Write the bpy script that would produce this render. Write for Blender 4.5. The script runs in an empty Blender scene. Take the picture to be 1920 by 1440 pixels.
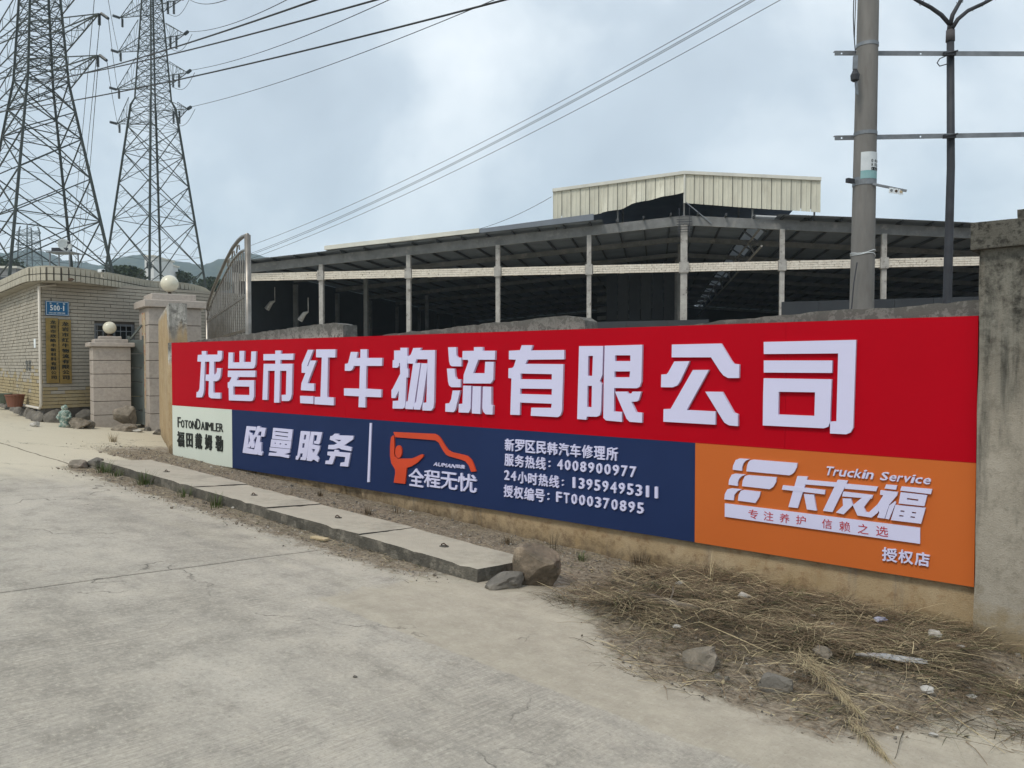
import bpy, bmesh, math, random
from mathutils import Vector, Matrix, Quaternion, geometry, noise
R = random.Random(7)
scn = bpy.context.scene
COL = scn.collection
PI = math.pi
# ------------------------------------------------------------------ camera, world, sun, exposure
CAMZ = 1.65; FPX = 1443.0; PITCH = math.atan(40 / FPX)
cam = bpy.data.objects.new('camera', bpy.data.cameras.new('camera')); COL.objects.link(cam)
cam.location = (0, 0, CAMZ); cam.rotation_euler = (PI / 2 - PITCH, 0, 0)
cam.data.sensor_width = 36; cam.data.lens = 36 * FPX / 1920; cam.data.clip_start = .05; cam.data.clip_end = 20000
scn.camera = cam
vs = scn.view_settings; vs.view_transform = 'Standard'; vs.look = 'None'; vs.exposure = 0.36; vs.gamma = 1; vs.use_curve_mapping = False
SUN_DIR = Vector((-.42, -.50, .80)).normalized()          # towards the sun
W = bpy.data.worlds.new("World"); scn.world = W; W.use_nodes = True
nt = W.node_tree; nt.nodes.clear()
def nn(t, typ, **k):
    n = t.nodes.new(typ)
    for a, b in k.items(): setattr(n, a, b)
    return n
out = nn(nt, 'ShaderNodeOutputWorld'); bg = nn(nt, 'ShaderNodeBackground'); bg.inputs['Strength'].default_value = .1
sky = nn(nt, 'ShaderNodeTexSky'); sky.sky_type = 'NISHITA'; sky.sun_disc = False
sky.sun_elevation = math.asin(SUN_DIR.z); sky.sun_rotation = math.atan2(SUN_DIR.x, SUN_DIR.y)
sky.air_density = 1.2; sky.dust_density = 2
tc = nn(nt, 'ShaderNodeTexCoord'); mp = nn(nt, 'ShaderNodeMapping'); mp.inputs['Scale'].default_value = (1.0, 1.0, 1.45); mp.inputs['Location'].default_value = (5, 2, 1); mp.inputs['Rotation'].default_value = (0, 0, .3)
nt.links.new(tc.outputs['Generated'], mp.inputs[0])
n1 = nn(nt, 'ShaderNodeTexNoise'); n1.inputs['Scale'].default_value = 2.3; n1.inputs['Detail'].default_value = 7; n1.inputs['Roughness'].default_value = .52; n1.inputs['Distortion'].default_value = .25
nt.links.new(mp.outputs[0], n1.inputs['Vector'])
cr = nn(nt, 'ShaderNodeValToRGB'); e = cr.color_ramp.elements
e[0].position = .33; e[0].color = (.42, .48, .55, 1); e[1].position = .72; e[1].color = (.98, 1.01, 1.03, 1)
x = e.new(.47); x.color = (.54, .61, .68, 1); x = e.new(.55); x.color = (.72, .78, .83, 1)
nt.links.new(n1.outputs['Fac'], cr.inputs[0])
sc_ = nn(nt, 'ShaderNodeVectorMath', operation='SCALE'); sc_.inputs['Scale'].default_value = 10.0   # cloud radiance, on the Nishita sky's scale
nt.links.new(cr.outputs[0], sc_.inputs[0])
mx = nn(nt, 'ShaderNodeMixRGB'); mx.inputs[0].default_value = .93
nt.links.new(sky.outputs[0], mx.inputs[1]); nt.links.new(sc_.outputs[0], mx.inputs[2])
nt.links.new(mx.outputs[0], bg.inputs[0]); nt.links.new(bg.outputs[0], out.inputs[0])
sd = bpy.data.lights.new('sun', 'SUN'); sd.energy = 1.7; sd.angle = math.radians(14); sd.color = (1, .93, .82)
so = bpy.data.objects.new('sun', sd); COL.objects.link(so); so.rotation_euler = (-SUN_DIR).to_track_quat('-Z', 'Y').to_euler(); so.location = (0, 0, 30)
scn.cycles.volume_bounces = 1

# ------------------------------------------------------------------ geometry helpers
W0 = Vector((3.41, 5.637, 0)); D = Vector((-.771, .637, 0)).normalized(); N = Vector((-D.y, D.x, 0))
if N.y > 0: N = -N
Z = Vector((0, 0, 1)); CP = Vector((0, 0, CAMZ))
def ray(px, py):
    u = (px - 960) / FPX; v = (720 - py) / FPX
    return Vector((u, math.cos(PITCH) + v * math.sin(PITCH), v * math.cos(PITCH) - math.sin(PITCH)))
def P(px, py, Y):
    r = ray(px, py); return CP + r * (Y / r.y)
def on(px, py, p0, nrm):
    r = ray(px, py); return CP + r * ((p0 - CP).dot(nrm) / r.dot(nrm))
def tn(x, y):
    a = Vector((x, y, 0)) - W0; a.z = 0; return a.dot(D), a.dot(N)
def wl(t, n, z): return W0 + D * t + N * n + Z * z
def smooth(a, b, x):
    x = max(0, min(1, (x - a) / (b - a))); return x * x * (3 - 2 * x)
def base(t, n):
    return -.45 + .04 * max(-9, min(24, t)) + .075 * max(-2, min(11, n))
def dirtf(t, n):
    d = 0
    if n < 1.0: d = max(d, smooth(1.15, .75, n) * smooth(14.5, 12.2, t) * smooth(-1.2, .2, t + .8 * (n < .5)))
    edge = 1.25 + 1.35 * smooth(3.0, 1.2, t) - 1.2 * smooth(.35, -.55, t)
    if t < 3.3: d = max(d, smooth(edge + .25, edge - .35, n) * smooth(3.4, 2.9, t))
    if 3.2 < t < 11.2: d = max(d, 1.0 * smooth(2.45, 1.85, n) * smooth(3.2, 4.2, t) * smooth(11.6, 10.6, t))
    return d
def piler(t, n):
    n += .35 * noise.noise(Vector((t * 2.6, n * 2.6, 17))); t += .4 * noise.noise(Vector((t * 2.2, n * 2.2, 27)))
    return smooth(2.9, 1.8, t) * smooth(-.75, .2, t) * smooth(2.15 + .3 * smooth(2, .6, t) - .2, 1.4, n) * smooth(-.05, .35, n)
def gz(x, y, tnv=None):
    t, n = tnv or tn(x, y)
    z = base(t, n)
    if -3 < t < 14 and -1 < n < 5:
        z += .02 * smooth(1.5, .6, n) + .10 * piler(t, n)
        z += dirtf(t, n) * .022 * noise.noise(Vector((t * 5, n * 5, 1))) + .008 * noise.noise(Vector((t * 1.3, n * 1.3, 4)))
    return z
def hit(px, py, dz=0):
    r = ray(px, py); s = 3.0
    for _ in range(40):
        q = CP + r * s; s += (gz(q.x, q.y) + dz - q.z) / (r.z - .03) * .8
    return CP + r * s

class B:
    def __init__(s): s.v = []; s.f = []; s.mi = []; s.uv = None
    def add(s, vs, fs, m=0):
        o = len(s.v); s.v += [tuple(a) for a in vs]; s.f += [tuple(i + o for i in f) for f in fs]; s.mi += [m] * len(fs)
    def box(s, c, size, ax=None, m=0, j=0):
        X, Y_, Zz = ax or (Vector((1, 0, 0)), Vector((0, 1, 0)), Z)
        c = Vector(c); a, b, d = [q / 2 for q in size]; vs = []
        for k in (-1, 1):
            for sx, sy in ((-1, -1), (1, -1), (1, 1), (-1, 1)):
                vs.append(c + X * (a * sx + R.uniform(-j, j)) + Y_ * (b * sy + R.uniform(-j, j)) + Zz * (d * k + R.uniform(-j, j)))
        s.add(vs, [(0, 3, 2, 1), (4, 5, 6, 7), (0, 1, 5, 4), (1, 2, 6, 5), (2, 3, 7, 6), (3, 0, 4, 7)], m)
    def bar(s, a, b, w, h=None, m=0, upv=None):
        a = Vector(a); b = Vector(b); d = (b - a); L = d.length
        if L < 1e-6: return
        d /= L; up = upv or (Z if abs(d.z) < .95 else Vector((1, 0, 0)))
        sx = d.cross(up).normalized(); sy = sx.cross(d).normalized()
        s.box((a + b) / 2, (w, h or w, L), (sx, sy, d), m)
    def tube(s, pts, r, n=8, m=0, cap=True):
        pts = [Vector(p) for p in pts]; rs = r if isinstance(r, (list, tuple)) else [r] * len(pts)
        vs = []; fs = []; pu = None
        for i, p in enumerate(pts):
            d = (pts[min(i + 1, len(pts) - 1)] - pts[max(i - 1, 0)]).normalized()
            if pu is None: pu = Z.cross(d) if abs(d.z) < .9 else Vector((1, 0, 0)).cross(d)
            u = (pu - d * pu.dot(d)).normalized(); w = d.cross(u); pu = u
            for k in range(n):
                a = 2 * PI * k / n; vs.append(p + (u * math.cos(a) + w * math.sin(a)) * rs[i])
        for i in range(len(pts) - 1):
            for k in range(n):
                fs.append((i * n + k, i * n + (k + 1) % n, (i + 1) * n + (k + 1) % n, (i + 1) * n + k))
        if cap:
            fs.append(tuple(range(n - 1, -1, -1))); fs.append(tuple((len(pts) - 1) * n + k for k in range(n)))
        s.add(vs, fs, m)
    def lathe(s, c, prof, n=20, m=0, axis=None):
        c = Vector(c); q = Quaternion() if axis is None else Z.rotation_difference(Vector(axis))
        vs = []; fs = []
        for r, h in prof:
            for k in range(n):
                a = 2 * PI * k / n; vs.append(c + q @ Vector((r * math.cos(a), r * math.sin(a), h)))
        for i in range(len(prof) - 1):
            for k in range(n):
                fs.append((i * n + k, i * n + (k + 1) % n, (i + 1) * n + (k + 1) % n, (i + 1) * n + k))
        fs.append(tuple(range(n - 1, -1, -1))); fs.append(tuple((len(prof) - 1) * n + k for k in range(n)))
        s.add(vs, fs, m)
    def prism(s, loops, dirv, m=0):
        """loops: list of 3-D loops (outer, holes...) extruded along dirv"""
        flat = [p for l in loops for p in l]; k = len(flat)
        tris = geometry.tessellate_polygon([[Vector(p) for p in l] for l in loops])
        vs = flat + [Vector(p) + dirv for p in flat]
        fs = [tuple(t) for t in tris] + [tuple(i + k for i in reversed(t)) for t in tris]
        o = 0
        for l in loops:
            m_ = len(l)
            for i in range(m_): fs.append((o + i, o + (i + 1) % m_, o + (i + 1) % m_ + k, o + i + k))
            o += m_
        s.add(vs, fs, m)
    def rock(s, c, size, seed=0, sub=2, m=0, rough=.35):
        bm = bmesh.new(); bmesh.ops.create_icosphere(bm, subdivisions=sub, radius=1)
        q = Quaternion((R.random(), R.random(), R.random(), R.random())).normalized()
        idx = {}; planes = [(Vector((R.gauss(0, 1), R.gauss(0, 1), R.gauss(0, 1))).normalized(), R.uniform(.55, .85)) for _ in range(11)]
        vs = []
        for i, v in enumerate(bm.verts):
            p = q @ v.co; f = 1 + rough * noise.noise(p * 1.1 + Vector((seed * 7.3, 0, 0))) + rough * .5 * noise.noise(p * 2.7 + Vector((0, seed * 3.1, 0)))
            p = p * f
            for pn, pd_ in planes:
                e_ = p.dot(pn) - pd_
                if e_ > 0: p = p - pn * e_
            p = Vector([math.copysign(min(abs(a), .92), a) for a in p])
            vs.append(Vector(c) + Vector((p.x * size[0], p.y * size[1], p.z * size[2]))); idx[v] = i
        s.add(vs, [tuple(idx[v] for v in f.verts) for f in bm.faces], m); bm.free()
    def build(s, name, mat, parent=None, smooth_=False, org=None, fix=True):
        me = bpy.data.meshes.new(name)
        if parent is not None: o0 = ORG[parent]
        elif org is not None: o0 = Vector(org)
        else:
            xs = [v[0] for v in s.v]; ys = [v[1] for v in s.v]; zs = [v[2] for v in s.v]
            o0 = Vector(((min(xs) + max(xs)) / 2, (min(ys) + max(ys)) / 2, min(zs)))
        me.from_pydata([(v[0] - o0.x, v[1] - o0.y, v[2] - o0.z) for v in s.v], [], s.f)
        for m in (mat if isinstance(mat, (list, tuple)) else [mat]): me.materials.append(m)
        if len(me.materials) > 1: me.polygons.foreach_set('material_index', s.mi)
        if fix:
            bm = bmesh.new(); bm.from_mesh(me); bmesh.ops.recalc_face_normals(bm, faces=bm.faces); bm.to_mesh(me); bm.free()
        if smooth_: me.polygons.foreach_set('use_smooth', [True] * len(me.polygons))
        me.update()
        o = bpy.data.objects.new(name, me); COL.objects.link(o)
        if parent is not None: o.parent = parent
        else: o.location = o0
        ORG[o] = o0
        return o
ORG = {}
def tag(o, label=None, cat=None, group=None, kind=None):
    if label: o['label'] = label
    if cat: o['category'] = cat
    if group: o['group'] = group
    if kind: o['kind'] = kind
    return o
def root(name, label, cat, loc, group=None, rz=0):
    o = bpy.data.objects.new(name, None); COL.objects.link(o); o.location = loc; o.rotation_euler.z = rz; o.empty_display_size = .2
    ORG[o] = Vector(loc); return tag(o, label, cat, group)
def bevel(o, w=.01, seg=2):
    m = o.modifiers.new('bevel', 'BEVEL'); m.width = w; m.segments = seg; m.limit_method = 'ANGLE'; m.angle_limit = math.radians(40)
    return o

# ------------------------------------------------------------------ materials
def M(name, c1, c2=None, rough=.75, scale=3, c3=None, s3=1.0, p3=(.5, .65), bump=.15, bscale=40, metal=0, detail=6, stretch=(1, 1, 1), trans=0, spec=.3, coord='Object'):
    m = bpy.data.materials.new(name); m.use_nodes = True; t = m.node_tree; b = t.nodes['Principled BSDF']
    b.inputs['Roughness'].default_value = rough; b.inputs['Metallic'].default_value = metal; b.inputs['Specular IOR Level'].default_value = spec
    tc = nn(t, 'ShaderNodeTexCoord'); mp = nn(t, 'ShaderNodeMapping'); mp.inputs['Scale'].default_value = stretch
    t.links.new(tc.outputs[coord], mp.inputs[0])
    col = None
    if c2 is None: c2 = tuple(x * .86 for x in c1)
    n = nn(t, 'ShaderNodeTexNoise'); n.inputs['Scale'].default_value = scale; n.inputs['Detail'].default_value = detail; n.inputs['Roughness'].default_value = .62
    t.links.new(mp.outputs[0], n.inputs['Vector'])
    r = nn(t, 'ShaderNodeValToRGB'); r.color_ramp.elements[0].position = .32; r.color_ramp.elements[1].position = .68
    r.color_ramp.elements[0].color = (*c2, 1); r.color_ramp.elements[1].color = (*c1, 1); t.links.new(n.outputs['Fac'], r.inputs[0]); col = r.outputs[0]
    if c3:
        n3 = nn(t, 'ShaderNodeTexNoise'); n3.inputs['Scale'].default_value = s3; n3.inputs['Detail'].default_value = 8; n3.inputs['Roughness'].default_value = .7
        t.links.new(mp.outputs[0], n3.inputs['Vector'])
        r3 = nn(t, 'ShaderNodeMapRange'); r3.inputs['From Min'].default_value = p3[0]; r3.inputs['From Max'].default_value = p3[1]; t.links.new(n3.outputs['Fac'], r3.inputs[0])
        mx = nn(t, 'ShaderNodeMixRGB'); t.links.new(r3.outputs[0], mx.inputs[0]); t.links.new(col, mx.inputs[1]); mx.inputs[2].default_value = (*c3, 1); col = mx.outputs[0]
    t.links.new(col, b.inputs['Base Color'])
    if bump:
        nb = nn(t, 'ShaderNodeTexNoise'); nb.inputs['Scale'].default_value = bscale; nb.inputs['Detail'].default_value = 4; t.links.new(tc.outputs[coord], nb.inputs['Vector'])
        bp = nn(t, 'ShaderNodeBump'); bp.inputs['Strength'].default_value = bump; bp.inputs['Distance'].default_value = .02; t.links.new(nb.outputs['Fac'], bp.inputs['Height']); t.links.new(bp.outputs[0], b.inputs['Normal'])
    if trans:
        b.inputs['Transmission Weight'].default_value = trans
    m['_'] = 1; del m['_']
    return m
def mathn(t, op, a, b=None):
    n = nn(t, 'ShaderNodeMath', operation=op)
    for i, q in enumerate((a, b)):
        if q is None: continue
        if isinstance(q, (int, float)): n.inputs[i].default_value = q
        else: t.links.new(q, n.inputs[i])
    return n.outputs[0]
def mixc(t, f, a, b):
    n = nn(t, 'ShaderNodeMixRGB')
    for i, q in enumerate((f, a, b)):
        if isinstance(q, tuple): n.inputs[i].default_value = (*q, 1)
        elif isinstance(q, (int, float)): n.inputs[i].default_value = q
        else: t.links.new(q, n.inputs[i])
    return n.outputs[0]
def rng(t, v, a, b, c=0, d=1):
    n = nn(t, 'ShaderNodeMapRange'); t.links.new(v, n.inputs[0])
    for i, q in enumerate((a, b, c, d)): n.inputs[i + 1].default_value = q
    return n.outputs[0]
def noi(t, vec, s, det=6, ro=.6):
    n = nn(t, 'ShaderNodeTexNoise'); n.inputs['Scale'].default_value = s; n.inputs['Detail'].default_value = det; n.inputs['Roughness'].default_value = ro
    t.links.new(vec, n.inputs['Vector']); return n.outputs['Fac']

def ground_material():
    m = bpy.data.materials.new('ground_surface'); m.use_nodes = True; t = m.node_tree; b = t.nodes['Principled BSDF']; b.inputs['Roughness'].default_value = .92; b.inputs['Specular IOR Level'].default_value = .15
    uv = nn(t, 'ShaderNodeUVMap'); uv.uv_map = 'tn'; U = uv.outputs[0]
    at = nn(t, 'ShaderNodeVertexColor'); at.layer_name = 'mask'; sp = nn(t, 'ShaderNodeSeparateColor'); t.links.new(at.outputs[0], sp.inputs[0])
    mp = nn(t, 'ShaderNodeMapping'); mp.inputs['Scale'].default_value = (26, 1.1, 1); t.links.new(U, mp.inputs[0])
    broom = noi(t, mp.outputs[0], 3.2, 5, .7)
    mp2 = nn(t, 'ShaderNodeMapping'); mp2.inputs['Scale'].default_value = (.5, 1.6, 1); t.links.new(U, mp2.inputs[0])
    big = noi(t, mp2.outputs[0], .8, 6, .6); mid = noi(t, U, 3.2, 8, .68); fine = noi(t, U, 60, 5, .7)
    col = mixc(t, rng(t, big, .35, .65), (.318, .293, .25), (.44, .407, .35))
    col = mixc(t, rng(t, mid, .45, .66, 0, .7), col, (.50, .455, .38))
    col = mixc(t, rng(t, mid, .47, .32, 0, .6), col, (.235, .215, .18))
    col = mixc(t, mathn(t, 'MULTIPLY', rng(t, broom, .38, .60, .55, 0), rng(t, noi(t, U, .9, 5, .6), .42, .62, .15, 1)), col, (.19, .175, .15))
    # tyre-worn streaks running along the road
    mp3 = nn(t, 'ShaderNodeMapping'); mp3.inputs['Scale'].default_value = (.12, 1.5, 1); t.links.new(U, mp3.inputs[0])
    st = noi(t, mp3.outputs[0], 1.3, 5, .55)
    col = mixc(t, rng(t, st, .55, .72, 0, .35), col, (.25, .235, .205))
    gr = noi(t, U, 34, 9, .82); col = mixc(t, rng(t, gr, .52, .66, 0, .55), col, (.58, .53, .43)); col = mixc(t, rng(t, gr, .46, .34, 0, .65), col, (.17, .155, .13))
    stn = noi(t, U, 1.7, 10, .78); col = mixc(t, rng(t, stn, .60, .70, 0, .5), col, (.17, .155, .13)); col = mixc(t, rng(t, stn, .36, .28, 0, .5), col, (.56, .50, .38))
    # pale dusty apron
    apr = mathn(t, 'ADD', sp.outputs[2], mathn(t, 'MULTIPLY', mathn(t, 'SUBTRACT', mid, .5), 1.1))
    col = mixc(t, rng(t, apr, .42, .58, 0, .75), col, mixc(t, rng(t, noi(t, U, 5, 9, .7), .35, .65), (.34, .30, .235), (.45, .405, .32)))
    # sandy dust
    sn = mathn(t, 'ADD', sp.outputs[1], mathn(t, 'MULTIPLY', mathn(t, 'SUBTRACT', noi(t, mp2.outputs[0], 2.2, 6), .5), .9))
    col = mixc(t, rng(t, sn, .2, .9, 0, .85), col, (.57, .52, .405))
    # cracks
    vo = nn(t, 'ShaderNodeTexVoronoi'); vo.feature = 'DISTANCE_TO_EDGE'; vo.inputs['Scale'].default_value = .42
    wv = nn(t, 'ShaderNodeVectorMath', operation='ADD'); t.links.new(U, wv.inputs[0])
    wn = nn(t, 'ShaderNodeTexNoise'); wn.inputs['Scale'].default_value = 2.5; wn.inputs['Detail'].default_value = 8; t.links.new(U, wn.inputs['Vector']); t.links.new(wn.outputs['Color'], wv.inputs[1]); t.links.new(wv.outputs[0], vo.inputs['Vector'])
    crk = mathn(t, 'MULTIPLY', rng(t, vo.outputs[0], .0055, .001), rng(t, big, .48, .58))
    col = mixc(t, mathn(t, 'MULTIPLY', crk, .75), col, (.10, .095, .08))
    # dirt packed into the cross joint
    sx_ = nn(t, 'ShaderNodeSeparateXYZ'); t.links.new(U, sx_.inputs[0]); jd = mathn(t, 'ABSOLUTE', mathn(t, 'SUBTRACT', sx_.outputs[0], 4.95))
    col = mixc(t, mathn(t, 'MULTIPLY', rng(t, jd, .014, .007), rng(t, mid, .3, .5, .7, .95)), col, (.075, .07, .06))
    # soil and litter
    j2 = mathn(t, 'ABSOLUTE', mathn(t, 'SUBTRACT', mathn(t, 'ADD', sx_.outputs[1], mathn(t, 'MULTIPLY', mathn(t, 'SUBTRACT', mid, .5), .12)), 1.93))
    col = mixc(t, mathn(t, 'MULTIPLY', rng(t, j2, .028, .010), mathn(t, 'MULTIPLY', rng(t, sx_.outputs[0], 10.9, 11.1), rng(t, mid, .3, .5, .4, .9))), col, (.13, .11, .08))
    so_ = mathn(t, 'ADD', sp.outputs[0], mathn(t, 'MULTIPLY', mathn(t, 'SUBTRACT', noi(t, U, 4.5, 10, .75), .5), 1.9))
    sf = rng(t, so_, .36, .72)
    soil = mixc(t, rng(t, noi(t, U, 22, 8, .75), .38, .62), (.125, .10, .072), (.345, .29, .215))
    soil = mixc(t, rng(t, noi(t, U, 7, 6, .7), .55, .7, 0, .6), soil, (.46, .41, .33))
    col = mixc(t, sf, col, soil)
    # small dark specks
    vs_ = nn(t, 'ShaderNodeTexVoronoi'); vs_.inputs['Scale'].default_value = 2.6; t.links.new(U, vs_.inputs['Vector'])
    col = mixc(t, rng(t, vs_.outputs[0], .018, .010, 0, .7), col, (.09, .08, .065))
    col = mixc(t, rng(t, fine, .44, .30, 0, .45), col, (.16, .15, .13)); col = mixc(t, rng(t, noi(t, U, 17, 7, .75), .52, .70, 0, .35), col, (.52, .485, .41))
    t.links.new(col, b.inputs['Base Color'])
    h = mathn(t, 'ADD', mathn(t, 'MULTIPLY', broom, .5), mathn(t, 'ADD', mathn(t, 'MULTIPLY', fine, mathn(t, 'ADD', .35, mathn(t, 'MULTIPLY', sf, 1.6))), mathn(t, 'MULTIPLY', crk, -1.4)))
    bp = nn(t, 'ShaderNodeBump'); bp.inputs['Strength'].default_value = .55; bp.inputs['Distance'].default_value = .012; t.links.new(h, bp.inputs['Height']); t.links.new(bp.outputs[0], b.inputs['Normal'])
    return m
def wall_material(name, lo, hi, moss, grime, z0, z1, stain=(.29, .175, .09), coordz='Object'):
    """render: beige plaster, mossy towards the top edge (height above z1), dirty towards the base"""
    m = bpy.data.materials.new(name); m.use_nodes = True; t = m.node_tree; b = t.nodes['Principled BSDF']; b.inputs['Roughness'].default_value = .95; b.inputs['Specular IOR Level'].default_value = .12
    ge = nn(t, 'ShaderNodeNewGeometry'); pos = ge.outputs['Position']; sx = nn(t, 'ShaderNodeSeparateXYZ'); t.links.new(pos, sx.inputs[0])
    n1 = noi(t, pos, 1.6, 8, .7); n2 = noi(t, pos, 9, 8, .75); nf = noi(t, pos, 90, 4, .7)
    mp = nn(t, 'ShaderNodeMapping'); mp.inputs['Scale'].default_value = (3, 3, .35); t.links.new(pos, mp.inputs[0]); drip = noi(t, mp.outputs[0], 1.6, 7, .65)
    col = mixc(t, rng(t, n1, .3, .7), lo, hi)
    col = mixc(t, rng(t, n2, .50, .68, 0, .75), col, stain)
    col = mixc(t, rng(t, noi(t, pos, 3.1, 9, .75), .44, .30, 0, .7), col, tuple(q * .55 for q in lo))
    col = mixc(t, rng(t, nf, .58, .70, 0, .5), col, (.11, .085, .06))
    at = nn(t, 'ShaderNodeVertexColor'); at.layer_name = 'edge'; sp = nn(t, 'ShaderNodeSeparateColor'); t.links.new(at.outputs[0], sp.inputs[0])
    up = mathn(t, 'ADD', sp.outputs[0], mathn(t, 'MULTIPLY', mathn(t, 'SUBTRACT', drip, .5), 1.2))
    col = mixc(t, rng(t, up, .15, .5, 0, 1), col, mixc(t, rng(t, n2, .38, .6), tuple(q * .45 for q in moss), tuple(min(1, q * 2.3) for q in moss)))
    col = mixc(t, mathn(t, 'MULTIPLY', rng(t, drip, .52, .64), rng(t, up, .0, .35, 0, .75)), col, tuple(q * .6 for q in moss))
    up2 = mathn(t, 'ADD', sp.outputs[0], mathn(t, 'MULTIPLY', mathn(t, 'SUBTRACT', n2, .5), 2.2))
    col = mixc(t, rng(t, up2, .72, 1.0, 0, .95), col, tuple(q * .35 for q in moss))
    dn = mathn(t, 'ADD', sp.outputs[1], mathn(t, 'MULTIPLY', mathn(t, 'SUBTRACT', n2, .5), 1.3))
    col = mixc(t, rng(t, dn, .35, .85, 0, .85), col, grime)
    t.links.new(col, b.inputs['Base Color'])
    bp = nn(t, 'ShaderNodeBump'); bp.inputs['Strength'].default_value = .6; bp.inputs['Distance'].default_value = .012
    t.links.new(mathn(t, 'ADD', mathn(t, 'MULTIPLY', n2, 1.2), mathn(t, 'MULTIPLY', nf, .8)), bp.inputs['Height']); t.links.new(bp.outputs[0], b.inputs['Normal'])
    return m
red = M('red_panel', (.42, .0, .009), (.38, 0, .008), rough=.6, scale=.6, bump=0, spec=.08)
navy = M('navy_panel', (.0155, .031, .095), (.013, .026, .082), rough=.6, scale=.8, bump=0, spec=.12)
orange = M('orange_panel', (.52, .128, .028), (.49, .118, .026), rough=.6, scale=.6, bump=0, spec=.1)
whitep = M('white_panel', (.60, .65, .58), (.57, .62, .55), rough=.5, scale=1, bump=0)
letw = M('letter_white', (.60, .60, .80), (.575, .575, .765), rough=.5, scale=2, bump=0)
letside = M('letter_edge', (.30, .30, .42), rough=.6, scale=2, bump=0)
letred = M('letter_red', (.45, .04, .05), rough=.5, scale=2, bump=0)
figred = M('figure_orange', (.62, .065, .02), rough=.5, scale=2, bump=0)
black = M('black_letters', (.018, .022, .02), rough=.5, bump=0)
steel_d = M('tower_steel', (.05, .062, .056), (.028, .035, .034), rough=.7, scale=1.5, bump=0, c3=(.12, .105, .08), s3=.6, p3=(.6, .78))
glass_ins = M('insulator_dark', (.03, .04, .045), rough=.3, bump=0)
wire_m = M('wire_dark', (.03, .033, .036), rough=.6, bump=0)
tanface = M('tan_plaster', (.42, .33, .215), (.34, .265, .175), scale=2, c3=(.2, .17, .13), s3=3, p3=(.55, .75), rough=.95, bump=.4)
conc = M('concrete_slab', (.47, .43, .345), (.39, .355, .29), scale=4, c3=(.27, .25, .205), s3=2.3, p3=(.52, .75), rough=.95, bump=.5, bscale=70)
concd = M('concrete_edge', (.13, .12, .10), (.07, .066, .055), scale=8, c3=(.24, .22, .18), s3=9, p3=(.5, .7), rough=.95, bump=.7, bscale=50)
pole_c = M('pole_concrete', (.205, .20, .19), (.14, .137, .13), scale=2.2, stretch=(2, 2, .35), c3=(.12, .11, .10), s3=3, p3=(.55, .8), rough=.9, bump=.25, bscale=60)
galv = M('galvanised_steel', (.24, .26, .28), (.15, .165, .18), scale=6, rough=.55, metal=.5, bump=.1)
dksteel = M('dark_pipe', (.045, .05, .06), (.028, .03, .036), scale=4, rough=.6, bump=.1)
stainless = M('stainless_bar', (.30, .285, .26), (.19, .175, .155), scale=5, rough=.38, metal=.75, bump=0)
clad = M('cladding_sheet_cream', (.60, .59, .49), (.50, .49, .41), scale=1.0, stretch=(1, 1, .3), c3=(.40, .38, .31), s3=1.6, p3=(.5, .8), rough=.6, bump=0)
roofm = M('roof_sheet_grey', (.185, .212, .25), (.14, .158, .185), scale=.6, rough=.8, bump=0)
rafm = M('rafter_paint', (.20, .205, .205), (.12, .125, .125), scale=1.4, rough=.8, c3=(.28, .27, .25), s3=2, p3=(.55, .75), bump=.1)
purl = M('purlin_dark', (.05, .055, .06), rough=.8, bump=0)
postm = M('post_peeling_paint', (.42, .41, .385), (.27, .26, .245), scale=2.4, c3=(.13, .12, .11), s3=3.5, p3=(.56, .66), rough=.85, bump=.2)
brickp = M('peeling_brick', (.72, .68, .60), (.58, .53, .45), scale=5, c3=(.15, .115, .09), s3=7, p3=(.58, .66), rough=.9, bump=.4)
skyl = M('skylight_sheet', (.62, .66, .68), rough=.5, bump=0)
_t = skyl.node_tree; _o = _t.nodes['Material Output']; _tr = nn(_t, 'ShaderNodeBsdfTranslucent'); _tr.inputs[0].default_value = (.75, .78, .8, 1); _mx = nn(_t, 'ShaderNodeMixShader'); _mx.inputs[0].default_value = .7
_t.links.new(_t.nodes['Principled BSDF'].outputs[0], _mx.inputs[1]); _t.links.new(_tr.outputs[0], _mx.inputs[2]); _t.links.new(_mx.outputs[0], _o.inputs[0])
trim = M('verge_flashing_pale', (.62, .62, .56), (.5, .5, .46), scale=1, rough=.6, bump=0)
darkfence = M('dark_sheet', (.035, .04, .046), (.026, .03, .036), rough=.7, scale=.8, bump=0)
gran = M('granite_cladding', (.46, .41, .36), (.36, .32, .285), scale=14, c3=(.27, .25, .225), s3=1.4, p3=(.52, .8), rough=.75, bump=.12)
mortar = M('mortar_dark', (.10, .09, .078), rough=.95)
tilew = M('wall_brick_tile', (.40, .37, .31), (.31, .285, .24), scale=1.4, c3=(.30, .28, .235), s3=.8, p3=(.45, .65), rough=.8, bump=.3, bscale=30)
tiley = M('wall_brick_tile_yellowed', (.37, .305, .17), (.31, .25, .15), scale=2.4, c3=(.28, .26, .2), s3=1.2, p3=(.5, .7), rough=.8, bump=.3)
tilef = M('fascia_tile', (.47, .44, .35), (.37, .35, .29), scale=1.2, c3=(.25, .24, .21), s3=1.1, p3=(.5, .72), rough=.75, bump=.15)
soff = M('soffit_plaster', (.40, .37, .31), (.30, .28, .24), scale=1.5, rough=.9)
globe = M('globe_lamp_glass', (.70, .67, .54), (.62, .59, .47), rough=.25, scale=3, bump=0, spec=.5)
rustm = M('dark_rust', (.07, .045, .03), rough=.8)
gold = M('brass_plaque', (.34, .245, .085), (.20, .15, .06), rough=.42, metal=.5, scale=2.5, stretch=(1, 1, 1.5), c3=(.10, .085, .05), s3=1.4, p3=(.5, .7), bump=0)
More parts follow.
